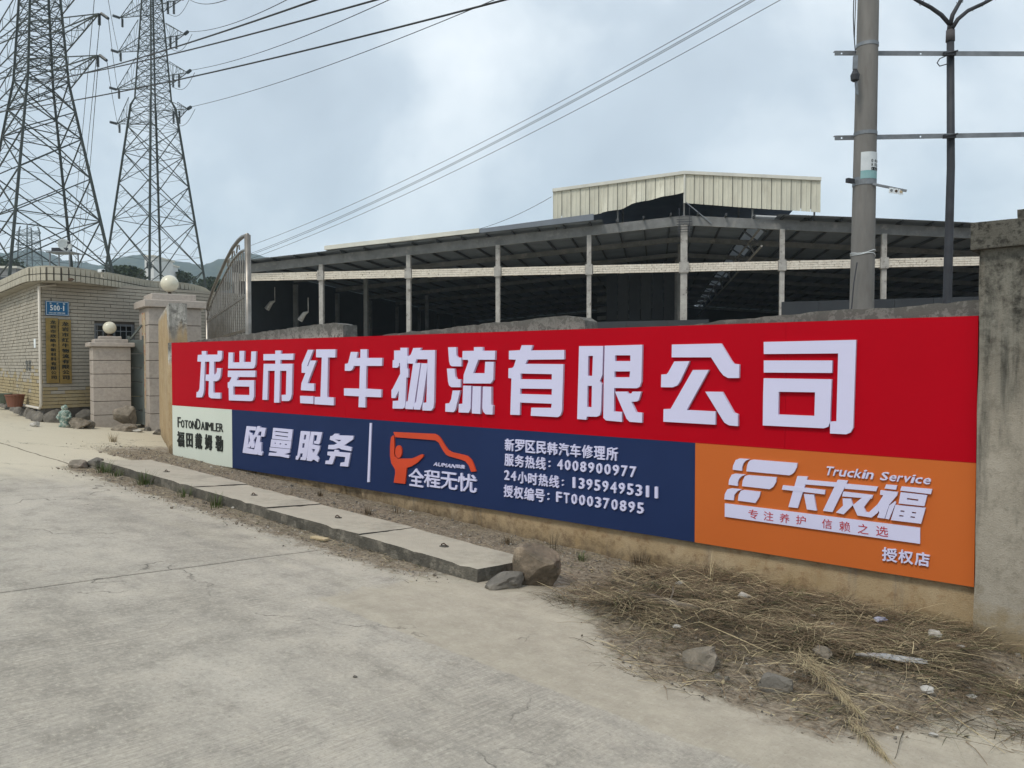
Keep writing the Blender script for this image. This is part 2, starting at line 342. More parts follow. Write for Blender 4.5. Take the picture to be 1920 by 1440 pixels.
blue = M('blue_sign', (.015, .12, .27), rough=.4, bump=0)
signw = M('sign_white', (.75, .8, .82), rough=.5, bump=0)
pvc = M('white_pipe', (.66, .62, .55), rough=.5, bump=0)
stone = M('rubble_stone', (.20, .185, .16), (.10, .092, .08), scale=4, c3=(.30, .27, .22), s3=3, p3=(.5, .7), rough=.95, bump=.6, bscale=25)
stone2 = M('grey_rock', (.25, .215, .17), (.13, .115, .092), scale=9, c3=(.34, .29, .24), s3=5, p3=(.5, .7), rough=.95, bump=.7, bscale=35)
hill_m = M('hill_forest', (.030, .050, .034), (.012, .024, .018), scale=.02, c3=(.06, .075, .04), s3=.05, rough=1, bump=0, detail=10)
leaf_d = M('leaf_dark', (.035, .055, .022), (.018, .03, .014), scale=2, rough=.7, bump=0)
bark = M('bark_brown', (.09, .07, .05), rough=.9)
straws = [M('straw_pale', (.52, .44, .27), (.40, .32, .19), rough=.8, scale=9, bump=0), M('straw_brown', (.25, .185, .115), (.155, .11, .07), rough=.85, scale=9, bump=0), M('straw_dark', (.075, .062, .038), (.045, .038, .025), rough=.9, scale=9, bump=0), M('straw_olive', (.115, .12, .05), (.07, .075, .035), rough=.85, scale=9, bump=0)]
grassg = M('grass_green', (.075, .115, .03), (.045, .07, .02), rough=.7, scale=9, bump=0)
paperw = M('litter_white', (.52, .50, .46), (.34, .33, .30), rough=.7, scale=20, bump=.1)
film = M('plastic_film', (.42, .42, .42), (.30, .31, .32), rough=.25, scale=14, bump=.3, spec=.6)
wood = M('weathered_wood', (.20, .17, .135), (.10, .085, .07), scale=6, stretch=(1, 1, 1), rough=.9, bump=.5)
woodp = M('pale_board', (.50, .40, .25), rough=.8)
teal = M('teal_glaze', (.22, .33, .29), (.10, .15, .13), scale=18, rough=.5, bump=.3, c3=(.5, .5, .42), s3=14, p3=(.5, .6))
potg = M('green_tub', (.15, .18, .145), rough=.7); potr = M('terracotta', (.20, .09, .06), rough=.85)
greygate = M('gate_grey_sheet', (.13, .15, .14), (.09, .105, .10), rough=.6, scale=2)
pap = M('couplet_paper', (.52, .45, .32), (.40, .33, .22), rough=.8, scale=6, c3=(.42, .14, .10), s3=9, p3=(.52, .6), bump=0)

# ------------------------------------------------------------------ ground (one sheet, fine near the camera, out to the horizon)
def build_ground():
    def axis(fine0, fine1, step, lo, hi, extra=()):
        a = []; v = fine0
        while v < fine1 + 1e-6: a.append(round(v, 4)); v += step
        v = fine0; s = step
        while v > lo: s *= 1.35; v -= s; a.append(v)
        v = fine1; s = step
        while v < hi: s *= 1.35; v += s; a.append(v)
        a += list(extra); return sorted(set(a))
    J = 4.95
    T = axis(-3, 21, .11, -4500, 4500, (J - .012, J - .004, J + .004, J + .012)); Nn = axis(-.6, 7, .09, -6000, 4500)
    T = [v for v in T if not (0 < abs(v - J) < .0035)]
    vs = []; uvs = []; cols = []
    for t in T:
        for n in Nn:
            p = wl(t, n, 0); z = gz(p.x, p.y, (t, n))
            if abs(t - J) < .006 and n > 2.0: z -= .012
            far = max(0, -n - 3, n - 11, t - 26, -t - 9)
            if far > 0: z = z * max(0, 1 - far / 200) - .3 * min(1, far / 200)
            vs.append((p.x, p.y, z)); uvs.append((t, n))
            d = dirtf(t, n)
            if n < -.1 and t < 12.4: d = 1
            if t > 12.4: d *= .8
            s = 1.0 * smooth(8.6, 13, t) * max(smooth(.2, .8, n), smooth(12.6, 13.6, t)) + .34 * smooth(3.6, 2.2, n) * smooth(1.8, 2.1, n) * smooth(2.6, 4, t) + .30 * smooth(4.2, 2.0, t) * smooth(3.0, 2.0, n)
            ap = smooth(3.24, 3.06, n) * smooth(4.1, 3.3, t)
            cols.append((d, min(1, s), ap, 1))
    k = len(Nn); fs = [(i * k + j, i * k + j + 1, (i + 1) * k + j + 1, (i + 1) * k + j) for i in range(len(T) - 1) for j in range(k - 1)]
    me = bpy.data.meshes.new('ground'); me.from_pydata(vs, [], fs); me.materials.append(ground_material())
    uv = me.uv_layers.new(name='tn'); ca = me.color_attributes.new('mask', 'FLOAT_COLOR', 'POINT')
    li = [0] * len(me.loops); me.loops.foreach_get('vertex_index', li)
    uv.data.foreach_set('uv', [c for i in li for c in uvs[i]]); ca.data.foreach_set('color', [c for q in cols for c in q])
    me.polygons.foreach_set('use_smooth', [True] * len(me.polygons))
    bm = bmesh.new(); bm.from_mesh(me)
    if bm.faces and sum(f.normal.z for f in list(bm.faces)[:50]) < 0: bmesh.ops.reverse_faces(bm, faces=bm.faces)
    bm.to_mesh(me); bm.free()
    o = bpy.data.objects.new('ground', me); COL.objects.link(o); tag(o, kind='structure')
build_ground()

# ------------------------------------------------------------------ enclosure wall with its irregular top
def edged(o, fn):
    me = o.data; ca = me.color_attributes.new('edge', 'FLOAT_COLOR', 'POINT'); L = o.location if o.parent is None else ORG[o.parent]
    ca.data.foreach_set('color', [c for v in me.vertices for c in fn(v.co + Vector(L))])
WN = -.055                                          # plane of the wall face, behind the sign
wallm = wall_material('wall_plaster', (.33, .235, .125), (.47, .375, .245), (.27, .265, .245), (.10, .08, .058), 0, 0)
colm = wall_material('column_plaster', (.25, .225, .18), (.41, .375, .315), (.085, .082, .07), (.28, .22, .13), 0, 0, stain=(.19, .175, .14))
def wallpt(px, py):
    q = on(px, py, wl(0, WN, 0), N); return (q - W0).dot(D), q.z
top = [wallpt(a, b) for a, b in [(322, 642), (352, 641), (380, 637), (425, 632), (470, 626), (515, 619), (560, 613), (600, 608), (625, 606), (643, 608), (644, 641), (700, 636), (720, 628), (780, 621), (830, 616), (880, 610), (930, 605), (965, 602), (1000, 597), (1030, 593), (1060, 591), (1085, 595), (1096, 601), (1098, 626), (1180, 622), (1260, 613), (1300, 608), (1350, 602), (1400, 597), (1450, 593), (1500, 588), (1550, 584), (1600, 580), (1650, 577), (1700, 574), (1740, 571), (1775, 569), (1832, 564)]]
top = [(12.3, top[0][1])] + top[1:] + [(-.7, top[-1][1] + .01)]
def build_wall():
    prof = []
    for i in range(len(top) - 1):
        (t0, z0), (t1, z1) = top[i], top[i + 1]; k = max(1, int(abs(t0 - t1) / .06))
        for j in range(k):
            f = j / k; t = t0 + (t1 - t0) * f; prof.append((t, z0 + (z1 - z0) * f + R.uniform(-.008, .008)))
    prof.append(top[-1])
    b = B(); rows = 16; vs = []; edge = []
    for t, zt in prof:
        zb = base(t, 0) - .35
        for r in range(rows + 1):
            f = (r / rows)
            f = 1 - (1 - f) ** 1.5
            z = zb + (zt - zb) * f
            off = WN + .006 * noise.noise(Vector((t * 2, z * 2, 0)))
            hb = z - base(t, 0)                       # ragged undercut plaster near the ground
            if hb < .16 and noise.noise(Vector((t * 1.7, 3, 0))) > .12: off -= .05 * smooth(.16, .06, hb)
            vs.append(wl(t, off, z))
        vs.append(wl(t, WN - .24, zt - .005)); vs.append(wl(t, WN - .24, zb))
    k = rows + 3; n = len(prof)
    fs = [(i * k + j, i * k + j + 1, (i + 1) * k + j + 1, (i + 1) * k + j) for i in range(n - 1) for j in range(k - 1)]
    fs += [tuple(range(k)), tuple((n - 1) * k + j for j in range(k))[::-1]]
    b.add(vs, fs)
    o = b.build('boundary_wall', wallm); tag(o, 'long beige plastered boundary wall with a broken mossy top behind the signboard', 'wall')
    tops = prof
    def f(p):
        a = p - W0; t = a.dot(D)
        zt = min(tops, key=lambda q: abs(q[0] - t))[1]
        return (smooth(.55, .02, zt - p.z), smooth(.30, .0, p.z - base(t, 0)) * .9, 0, 1)
    edged(o, f)
build_wall()
# right-hand column with its slab cap
def build_column():
    rt = root('brick_column', 'tall grey weathered plaster column with mossy slab cap at the right end of the signboard', 'column', wl(-.35, .02, base(-.35, 0)))
    cz = P(1850, 470, 5.6).z
    b = B(); nx, nz = 8, 30; vs = []; t0 = (on(1834, 700, wl(0, .07, 0), N) - W0).dot(D); t1 = -1.05
    zb = base(-.3, 0) - .3
    for i in range(nx + 1):
        for j in range(nz + 1):
            t = t0 + (t1 - t0) * i / nx; z = zb + (cz + .02 - zb) * j / nz
            t += (.012 * noise.noise(Vector((z * 2, 8, 0))) if i == 0 else 0)
            vs.append(wl(t, .07 + .008 * noise.noise(Vector((t * 3, z * 3, 5))), z))
    for (i, j) in ((0, 0), (0, nz), (nx, 0), (nx, nz)):
        t = t0 + (t1 - t0) * i / nx; vs.append(wl(t, -.45, zb + (cz + .02 - zb) * j / nz))
    k = nz + 1; fs = [(i * k + j, i * k + j + 1, (i + 1) * k + j + 1, (i + 1) * k + j) for i in range(nx) for j in range(nz)]
    q = (nx + 1) * k
    fs += [tuple(range(k)) + (q + 1, q), tuple(nx * k + j for j in range(k))[::-1] + (q + 2, q + 3), (q, q + 1, q + 3, q + 2)]
    b.add(vs, fs); o = b.build('shaft', colm, rt)
    edged(o, lambda p: (smooth(1.6, .0, cz - p.z) * .40 + .14, smooth(.75, 0, p.z - base(0, 0)) * .9, 0, 1))
    c = B(); th = .19
    prof = [wl(t0 + .05, .13, cz), wl(t1 - .05, .13, cz + .0), wl(t1 - .05, -.5, cz), wl(t0 + .05, -.5, cz)]
    c.box(wl((t0 + t1) / 2 + 0, -.18, cz + th / 2), (abs(t1 - t0) + .10, .64, th), (D, N, Z))
    o = c.build('slab_cap', colm, rt)
    bm = bmesh.new(); bm.from_mesh(o.data); bmesh.ops.subdivide_edges(bm, edges=bm.edges, cuts=9, use_grid_fill=True)
    for v in bm.verts: v.co += Vector([noise.noise(v.co * 9 + Vector((i * 9, 0, 0))) * .010 for i in range(3)])
    bm.to_mesh(o.data); bm.free(); edged(o, lambda p: (.75, 0, 0, 1))
    c = B(); c.box(wl((t0 + t1) / 2 - .12, -.2, cz + th + .035), (abs(t1 - t0) - .2, .5, .08), (D, N, Z))
    o = c.build('upper_slab', colm, rt)
    bm = bmesh.new(); bm.from_mesh(o.data); bmesh.ops.subdivide_edges(bm, edges=bm.edges, cuts=7, use_grid_fill=True)
    for v in bm.verts: v.co += Vector([noise.noise(v.co * 9 + Vector((i * 9, 4, 0))) * .014 for i in range(3)])
    bm.to_mesh(o.data); bm.free(); edged(o, lambda p: (.8, 0, 0, 1))
build_column()
# wing wall between sign end and gate pillar
def build_wing():
    a = P(318, 700, 13.52); e_ = P(352, 700, 13.62); far = P(298, 700, 17.3); off = (e_ - a); zt = P(335, 568, 13.5).z
    b = B(); n = 24; rows = 18; vs = []
    A = Vector((a.x, a.y, 0)); F_ = Vector((far.x, far.y, 0)); E_ = Vector((e_.x, e_.y, 0)); FE = F_ + off * 1.0; FE.z = 0
    def ring(p, z0, z1): return [(p.x, p.y, z0 + (z1 - z0) * j / rows) for j in range(rows + 1)]
    z0 = -.3; zf = P(298, 600, 17.3).z
    path = [(E_, zt), *[(E_.lerp(A, f), zt + R.uniform(-.01, .01)) for f in (.33, .66)], *[(A.lerp(F_, i / n), zt + (zf - zt) * i / n + R.uniform(-.01, .01)) for i in range(n + 1)], (FE, zf), *[(FE.lerp(E_, i / 6), zt) for i in range(1, 6)]]
    for p, z1 in path: vs += ring(p, z0, z1)
    k = rows + 1; m = len(path)
    fs = [(i * k + j, i * k + j + 1, ((i + 1) % m) * k + j + 1, ((i + 1) % m) * k + j) for i in range(m) for j in range(rows)]
    fs.append(tuple(i * k + rows for i in range(m)))
    b.add(vs, fs); o = b.build('wing_wall', wallm); tag(o, 'taller tan plastered wing wall joining the signboard end to the stone gate pillar', 'wall')
    edged(o, lambda p: (smooth(.8, .0, zt - p.z) * .7 if p.y < 14.0 else smooth(.25, 0, zt - p.z) * .5, smooth(.45, 0, p.z - .05) * .6, 0, 1))
build_wing()

# ------------------------------------------------------------------ signboard
sign = root('signboard', 'long red, navy, white and orange company signboard with raised white lettering on the boundary wall', 'sign', wl(6, 0, 0))
def sp_(px, py, n=0.0):
    q = on(px, py, wl(0, n, 0), N); return ((q - W0).dot(D), q.z)
tL, tR = 12.06, 0.0
tB = sp_(435, 800)[0]; tO = sp_(1303, 900)[0]; ZB, ZM, ZT = -.007, (sp_(1836, 868)[1] + sp_(320, 760)[1]) / 2, 1.993
def panel(t0, t1, z0, z1, mat, name, par=sign, label=None):
    b = B(); b.box(wl((t0 + t1) / 2, -.015, (z0 + z1) / 2), (abs(t1 - t0), .03, z1 - z0), (D, N, Z)); o = b.build(name, mat, par)
    if label: o['label'] = label
    return o
tilt = .0
cuts = [tL, 9.76, 7.32, 4.88, sp_(1473, 700)[0], tR]
reds = []
for i in range(5):
    reds.append(panel(cuts[i] - .0008, cuts[i + 1] + .0008, ZM + .001, ZT, red, 'red_panel'))
white_o = panel(tL, tB + .001, ZB, ZM - .001, whitep, 'white_panel')
navy_o = panel(tB - .001, tO + .001, ZB, ZM - .001, navy, 'navy_panel')
orange_o = panel(tO - .001, tR, ZB, ZM - .001, orange, 'orange_panel')
LET = .028
def glyph(name, ox, oy, sc, polys, mat, par, h=LET, side=None):
    """polys: list of polygons; each a list of loops (outer, holes) in crop pixels"""
    b = B()
    for i, loops in enumerate(polys):
        if not isinstance(loops[0][0], (tuple, list)): loops = [loops]
        hh = h + .0012 * i
        L3 = []
        for l in loops:
            L3.append([wl(*(lambda q: (q[0], .0005, q[1]))(sp_(ox + x / sc, oy + y / sc, h))) for x, y in l])
        b.prism(L3, N * hh)
    return b.build(name, mat, par)
def gl(s): return [tuple(map(float, p.split(','))) for p in s.split()]
def G(ox, oy, sc, *polys, par=None, mat=letw, name='character', h=LET):
    return glyph(name, ox, oy, sc, [[gl(l) for l in p.split('|')] for p in polys], mat, par, h)
rp = lambda i: reds[i]
G(360, 640, 9.6, "175,175 255,175 250,240 460,238 462,170 540,172 535,310 520,345 490,362 395,366 395,600 425,590 445,545 448,482 525,482 512,620 500,665 470,700 440,718 385,718 385,925 512,925 512,1032 345,1025 305,1000 297,950 305,715 243,708 247,597 308,597 315,366 232,366 215,870 200,960 175,1008 78,1008 82,912 112,905 135,850 165,366 97,362 105,245 178,240", par=rp(0))
G(360, 640, 9.6, "658,200 740,203 733,380 855,378 855,172 942,172 932,372 1060,372 1068,182 1152,180 1140,420 1120,470 1090,490 650,488",
  "648,527 1142,527 1138,643 830,640 802,700 1118,700 1115,1000 1095,1060 1065,1076 665,1062 662,842 645,835 645,740 675,728 712,655 705,643 645,640|745,810 1035,815 1035,968 745,962", par=rp(0))
G(360, 640, 9.6, "1498,165 1598,165 1596,225 1828,220 1818,333 1590,333 1590,405 1808,402 1795,960 1775,1040 1740,1075 1615,1072 1612,965 1690,960 1700,530 1585,530 1570,1103 1478,1103 1490,530 1368,530 1355,1055 1268,1052 1290,405 1500,405 1500,342 1285,342 1287,230 1500,228", par=rp(0))
G(550, 640, 9.6, "262,152 360,152 245,445 268,445 305,345 412,345 255,755 375,760 370,892 135,880 145,755 218,568 148,565 152,410", "122,980 362,990 360,1125 125,1112",
  "412,145 762,143 755,290 625,290 612,1005 730,1012 728,1152 385,1132 385,1000 490,1000 515,290 412,287", par=rp(1))
G(550, 640, 9.6, "1208,143 1330,143 1325,298 1600,298 1592,442 1315,442 1305,852 1585,868 1578,1008 1298,997 1295,1190 1172,1185 1180,990 912,975 912,845 1188,852 1200,442 1085,442 1078,480 1050,520 1015,532 925,530 930,405 975,400 990,375 1035,190 1160,192 1135,298 1205,298", par=rp(1))
G(720, 640, 8.727, "268,105 382,105 375,447 398,447 395,592 365,592 345,1040 335,1085 300,1103 140,1098 145,975 235,970 245,800 180,930 122,925 122,795 140,775 265,530 262,355 248,355 245,400 215,432 140,430 142,308 165,305 165,150 268,148",
  "480,110 608,105 592,145 835,143 820,1000 808,1090 770,1135 628,1130 635,1005 695,1000 715,293 530,293 512,350 490,366 385,362 380,240 410,240 440,215",
  "480,355 598,355 505,975 500,1040 470,1112 350,1105 360,985 390,980 400,900", "615,360 712,360 712,420 630,1000 590,1118 490,1112 495,1030 530,985 540,900", par=rp(1))
G(720, 640, 8.727, "1048,97 1182,95 1185,235 1205,265 1268,268 1265,410 1110,408 1080,385 1065,330", "1030,445 1155,445 1168,580 1190,620 1255,622 1253,752 1100,750 1065,720 1050,660", "1125,805 1248,805 1170,1120 1140,1158 1005,1150 1008,1018 1070,1012 1100,950",
  "1475,95 1618,93 1618,155 1822,153 1815,302 1545,300 1460,520 1650,522 1660,335 1798,335 1790,630 1745,690 1300,688 1308,545 1385,330 1375,302 1285,300 1290,158 1475,155",
  "1300,725 1430,728 1420,1100 1390,1168 1225,1162 1228,1025 1288,1020", "1458,735 1590,738 1580,1187 1442,1178", "1625,740 1762,745 1762,1040 1788,1050 1782,1198 1670,1192 1630,1150 1615,1090", par=rp(2))
G(940, 630, 6.857, "262,118 402,118 378,185 808,180 808,300 335,305 308,358 797,362 778,960 760,1020 725,1043 378,1025 385,922 640,925 648,870 240,855 235,1015 115,1012 130,545 90,540 92,415 140,410 160,390 188,305 97,300 98,190 240,182|247,482 650,490 648,560 247,555|242,675 650,680 648,757 242,745", par=rp(2))
G(940, 630, 6.857, "1000,130 1308,128 1298,500 1265,580 1292,620 1280,960 1265,1020 1225,1038 1098,1035 1092,1076 975,1068|1117,255 1178,255 1168,515 1112,510|1108,640 1165,640 1160,918 1103,912",
  "1330,125 1812,112 1800,590 1780,650 1740,672 1450,668 1448,970 1550,978 1550,1105 1345,1085 1312,1050 1318,600|1463,248 1660,248 1660,322 1463,322|1455,455 1658,455 1648,530 1455,530",
  "1462,715 1615,715 1630,740 1670,740 1690,715 1800,715 1765,825 1740,842 1672,845 1735,980 1812,990 1808,1115 1650,1103 1610,1060", par=rp(3))
G(1220, 630, 8, "318,128 1055,112 1210,370 1245,415 1330,428 1325,630 1160,630 1090,590 1040,530 905,320 315,320", "355,382 582,378 440,680 400,740 330,770 155,768 160,578 240,572 265,545",
  "635,510 875,508 542,1110 975,1133 972,1330 192,1285 195,1097 300,1093 325,1050", "822,835 1075,838 1250,1150 1310,1175 1310,1352 1180,1340 1110,1300 1070,1240", par=rp(3))
G(1410, 620, 6.857, "150,145 1338,118 1300,1250 1265,1310 1210,1332 1003,1322 1005,1170 1085,1165 1108,292 152,300", "152,383 1032,383 1028,543 152,538", "152,612 1025,625 1003,1180 980,1235 925,1255 140,1218 145,800|345,785 812,792 803,1097 338,1078", par=rp(4))
k = (440, 780, 8)
G(*k, "178,152 322,165 315,218 222,210 192,482 318,512 318,580 118,550", "270,285 322,300 225,475 185,468", "215,245 258,258 302,440 290,478 250,478", "345,152 388,155 380,172 470,182 445,310 395,308 405,235 370,232 330,320 288,298", "345,290 395,300 345,578 285,570 302,480", "370,390 408,400 402,530 422,545 412,592 352,580 355,500", par=navy_o, h=.02)
G(*k, "578,178 870,205 850,372 560,340|598,222 805,245 803,262 600,238|610,282 800,308 798,322 605,297", "550,350 850,378 835,492 535,462|600,398 620,402 616,420 597,415|675,408 700,410 697,428 672,424|755,415 785,420 782,438 753,433",
  "528,470 830,500 825,550 745,572 820,590 812,632 680,605 510,592 518,548 620,555 640,538 525,520", par=navy_o, h=.02)
G(*k, "992,225 1135,235 1080,620 1060,665 985,655 990,620 1015,612 1020,560 985,560 968,620 945,658 912,650 920,600 940,595 965,430|1045,280 1075,282 1062,358 1032,352|1020,408 1050,410 1042,480 1010,475",
  "1150,235 1312,245 1280,400 1260,425 1190,410 1195,375 1225,370 1240,290 1190,285 1170,430 1280,450 1270,510 1230,590 1262,640 1250,692 1200,660 1180,650 1150,678 1080,668 1110,420|1150,490 1210,500 1180,560", par=navy_o, h=.02)
G(*k, "1500,265 1565,268 1560,290 1782,298 1775,350 1640,440 1755,472 1748,528 1600,500 1565,480 1480,500 1400,495 1408,435 1490,432 1540,410 1480,375 1460,368 1425,355 1435,300 1460,300|1500,352 1600,360 1565,388",
  "1500,505 1548,512 1560,540 1738,555 1700,760 1580,750 1590,700 1650,690 1660,615 1510,600 1465,725 1358,718 1365,670 1415,665 1440,600 1390,585 1395,535 1490,535", par=navy_o, h=.02)
G(690, 780, 8, "25,105 55,105 22,992 -12,992", par=navy_o, name='divider_strip', h=.015)
G(690, 780, 8, "380,240 1000,268 1050,295 1090,340 1150,440 1200,510 1260,545 1420,580 1490,600 1550,660 1580,720 1618,830 1548,838 1510,740 1460,680 1400,655 1220,605 1170,580 1120,510 1060,400 1010,365 860,352 410,318", par=navy_o, mat=figred, name='car_outline_emblem', h=.018)
hd = " ".join("%.0f,%.0f" % (458 + 50 * math.cos(a * PI / 10), 535 + 95 * math.sin(a * PI / 10)) for a in range(20))
G(690, 780, 8, "372,292 392,305 395,480 390,560 400,610 440,640 650,638 690,625 800,575 830,580 830,610 740,700 650,755 580,778 555,1018 385,1000 408,860 405,800 350,710 330,600 330,450 345,320", hd, par=navy_o, mat=figred, name='figure_emblem', h=.018)
k = (1350, 840, 8)
for s in ("235,180 290,158 440,168 385,190 350,230 330,290 328,342 190,325 195,265", "455,182 500,175 1160,228 1150,290 1110,365 1075,395 1040,410 395,350 405,270 425,215", "175,400 225,385 378,400 320,425 280,470 265,520 265,570 128,550 135,480", "375,420 420,408 848,440 840,510 800,580 745,618 330,572 340,490",
          "110,620 170,605 325,622 265,645 215,700 203,785 64,770 72,690", "315,640 355,630 608,658 590,730 530,825 268,790 280,700"):
    G(*k, s, par=orange_o, name='emblem_stripe', h=.02)
G(*k, "1160,422 1315,430 1165,900 1025,885", "1290,478 1760,520 1745,582 1275,545", "945,560 1580,632 1570,695 928,622", "1260,690 1410,702 1450,940 1305,920", par=orange_o, h=.02)
k = (1540, 860, 6.545)
G(*k, "200,260 325,270 135,655 20,640", "300,308 692,345 672,400 285,368", "270,405 635,448 620,490 255,462", "262,488 365,492 388,570 275,682 180,660 268,575", "490,486 630,455 522,595 548,655 582,660 690,560 705,640 690,665 618,722 445,695 388,570", par=orange_o, h=.02)
G(*k, "795,318 930,330 915,382 775,365", "725,388 940,410 930,450 835,560 775,735 685,722 712,660 690,600 690,560 760,450 720,440", "905,520 915,540 830,745 785,735 835,575", "985,342 1360,375 1345,435 970,390", "975,412 1300,448 1265,582 950,548|1055,480 1195,500 1188,520 1048,500",
  "910,568 1280,605 1225,797 855,752|975,632 1025,638 1020,655 970,650|1115,650 1168,658 1162,675 1112,668|960,690 1012,697 1008,713 955,707|1098,705 1152,712 1148,730 1092,722", par=orange_o, h=.02)
strip = glyph('slogan_strip', 0, 0, 1, [[[(1359, 944), (1725.2, 989.9), (1724.9, 1019.7), (1358.8, 968.8)]]], letw, orange_o, .018)

# lettering set from the built-in font
_cache = {}
def font_mesh(ch, bold):
    key = ch; bold = 0
    if key not in _cache:
        c = bpy.data.curves.new('t', 'FONT'); c.body = ch; c.size = 1; c.resolution_u = 2
        c.fill_mode = 'BOTH'; c.extrude = .5
        o = bpy.data.objects.new('t', c); COL.objects.link(o)
        dg = bpy.context.evaluated_depsgraph_get(); me = o.evaluated_get(dg).to_mesh()
        vs = [v.co.copy() for v in me.vertices]; fs = [tuple(p.vertices) for p in me.polygons]
        o.evaluated_get(dg).to_mesh_clear(); bpy.data.objects.remove(o); bpy.data.curves.remove(c)
        _cache[key] = (vs, fs)
    return _cache[key]
def letter(ch, org, ex, ey, ez, mat, par, bold=.02, name='character', em=None):
    """fit glyph's box to parallelogram org + a*ex + b*ey (a,b in 0..1), raised by ez. em: (advance, ascent, descent) keeps em-box proportions"""
    vs, fs = font_mesh(ch, bold)
    if not vs: return None
    q = bold * .8; qy = bold * .45
    x0 = min(v.x for v in vs) - q; x1 = max(v.x for v in vs) + q; y0 = min(v.y for v in vs) - qy; y1 = max(v.y for v in vs) + qy
    b = B()
    for k_, (dx, dy) in enumerate(((0, 0), (q, 0), (-q, 0), (0, qy), (0, -qy)) if bold > .014 else ((0, 0),)):   # emboldened by staggered copies
        b.add([org + ex * ((v.x + dx - x0) / (x1 - x0)) + ey * ((v.y + dy - y0) / (y1 - y0)) + ez * ((v.z + .5) * (1 + .05 * k_)) for v in vs], fs)
    return b.build(name, mat, par, fix=False)
CJK = (.0, 1.0, -.10, .86)
def seg(text, x0, y0a, y0b, x1, mat, par, n=.015, bold=.035, shear=0, boxfit=False, fill=.86):
    """row of characters on the sign; x0/x1 left/right edge px, y0a/y0b top/bottom at the left edge px"""
    ta, za = sp_(x0, y0a, n); _, zb = sp_(x0, y0b, n); te, _ = sp_(x1, (y0a + y0b) / 2, n)
    cw = (ta - te) / len(text); h = za - zb
    for i, ch in enumerate(text):
        if ch == ' ': continue
        latin = ord(ch) < 256
        cx = ta - cw * (i + .5)
        w = cw * (fill if not latin else fill * (.45 if ch in '1iI' else .95))
        if ch in '：:': w = cw * .28
        hh = h * (.6 if ch in '：:' else 1)
        z0 = zb + (h * .1 if ch in '：:' else 0)
        og = wl(cx + w / 2, .0006, z0)
        ex = -D * w; ey = Z * hh - D * (shear * hh)
        letter(ch, og, ex, ey, N * n, mat, par, bold)
seg('新罗区民韩汽车修理所', 945.5, 822, 844.5, 1159.5, letw, navy_o, fill=.9)
seg('服务热线', 945.0, 850.5, 872.8, 1024, letw, navy_o, fill=.9); seg('：', 1024, 857.5, 877, 1036, letw, navy_o, fill=1)
seg('4008900977', 1043, 860.5, 879.5, 1195, letw, navy_o, bold=.035, fill=.80)
seg('24', 944, 881, 899, 969, letw, navy_o, bold=.035, fill=.82); seg('小时热线', 970, 883.5, 905.5, 1049, letw, navy_o, fill=.9); seg('：', 1049, 893, 912, 1061, letw, navy_o, fill=1)
seg('13959495311', 1069, 894, 914, 1239, letw, navy_o, bold=.035, fill=.80)
seg('授权编号', 943.5, 908.5, 931, 1022, letw, navy_o, fill=.9); seg('：', 1022, 917, 939, 1034, letw, navy_o, fill=1)
seg('FT000370895', 1041, 921.5, 940.5, 1209, letw, navy_o, bold=.035, fill=.80)
def quad(ch, x0, x1, yl0, yl1, mat, par, n=.015, bold=.03, shear=0):
    seg(ch, x0, yl0, yl1, x1, mat, par, n, bold, shear, fill=1.0)
for ch, a, b_, c, d in (('全', 608, 838, 775, 1042), ('程', 840, 1085, 798, 1055), ('无', 1088, 1340, 828, 1085), ('忧', 1345, 1628, 848, 1120)):
    quad(ch, 690 + a / 8, 690 + b_ / 8, 780 + c / 8, 780 + d / 8, letw, navy_o, bold=.022)
seg('AUMAN', 690 + 975 / 8, 780 + 690 / 8, 780 + 745 / 8, 690 + 1310 / 8, letw, navy_o, n=.012, bold=.02, shear=.35, fill=.95)
seg('欧曼', 690 + 1325 / 8, 780 + 725 / 8, 780 + 778 / 8, 690 + 1455 / 8, letw, navy_o, n=.012, bold=.03, fill=.98)
o_ = (1540, 860); f_ = 6.545
for ch, a, b_, c, d in (('授', 745, 930, 1085, 1250), ('权', 945, 1125, 1112, 1275), ('店', 1148, 1330, 1138, 1305)):
    quad(ch, 1540 + a / f_, 1540 + b_ / f_, 860 + c / f_, 860 + d / f_, letw, orange_o, bold=.03)
def word(text, x0, ya, yb, x1, mat, par, n=.014, bold=.02, shear=.28):
    """proportional latin word"""
    W_ = {'T': .72, 'r': .45, 'u': .66, 'c': .62, 'k': .62, 'i': .30, 'n': .66, 'S': .72, 'e': .66, 'v': .62, 'F': .66, 'D': .86, 'O': .70, 'N': .74, 'A': .76, 'I': .36, 'M': .9, 'L': .6, 'E': .6, 'R': .72, 't': .45, 'o': .66}
    H_ = {'T': 1, 'S': 1, 'k': 1, 'i': 1, 'F': 1.32, 'D': 1.32}
    small = any(c.islower() for c in text)
    ta, za = sp_(x0, ya, n); _, zb = sp_(x0, yb, n); te, _ = sp_(x1, ya, n); tot = sum(W_.get(c, .6) for c in text); cur = ta; h = za - zb
    for ch in text:
        w = (ta - te) * W_.get(ch, .6) / tot
        hh = h * ((1 if ch in 'TSk' else .95 if ch == 'i' else .72) if small else (1 if ch in 'FD' else .76))
        letter(ch, wl(cur - .03 * w, .0006, zb), -D * w * .86, Z * hh - D * shear * hh, N * n, mat, par, bold); cur -= w
word('Truckin', 1540 + 35 / f_, 860 + 92 / f_, 860 + 200 / f_, 1540 + 640 / f_, letw, orange_o)
word('Service', 1540 + 712 / f_, 860 + 158 / f_, 860 + 262 / f_, 1540 + 1345 / f_, letw, orange_o)
g_ = 10.286
word('FOTONDAIMLER', 310 + 228 / g_, 750 + 325 / g_, 750 + 525 / g_, 310 + 1115 / g_, black, white_o, n=.012, bold=.012, shear=0)
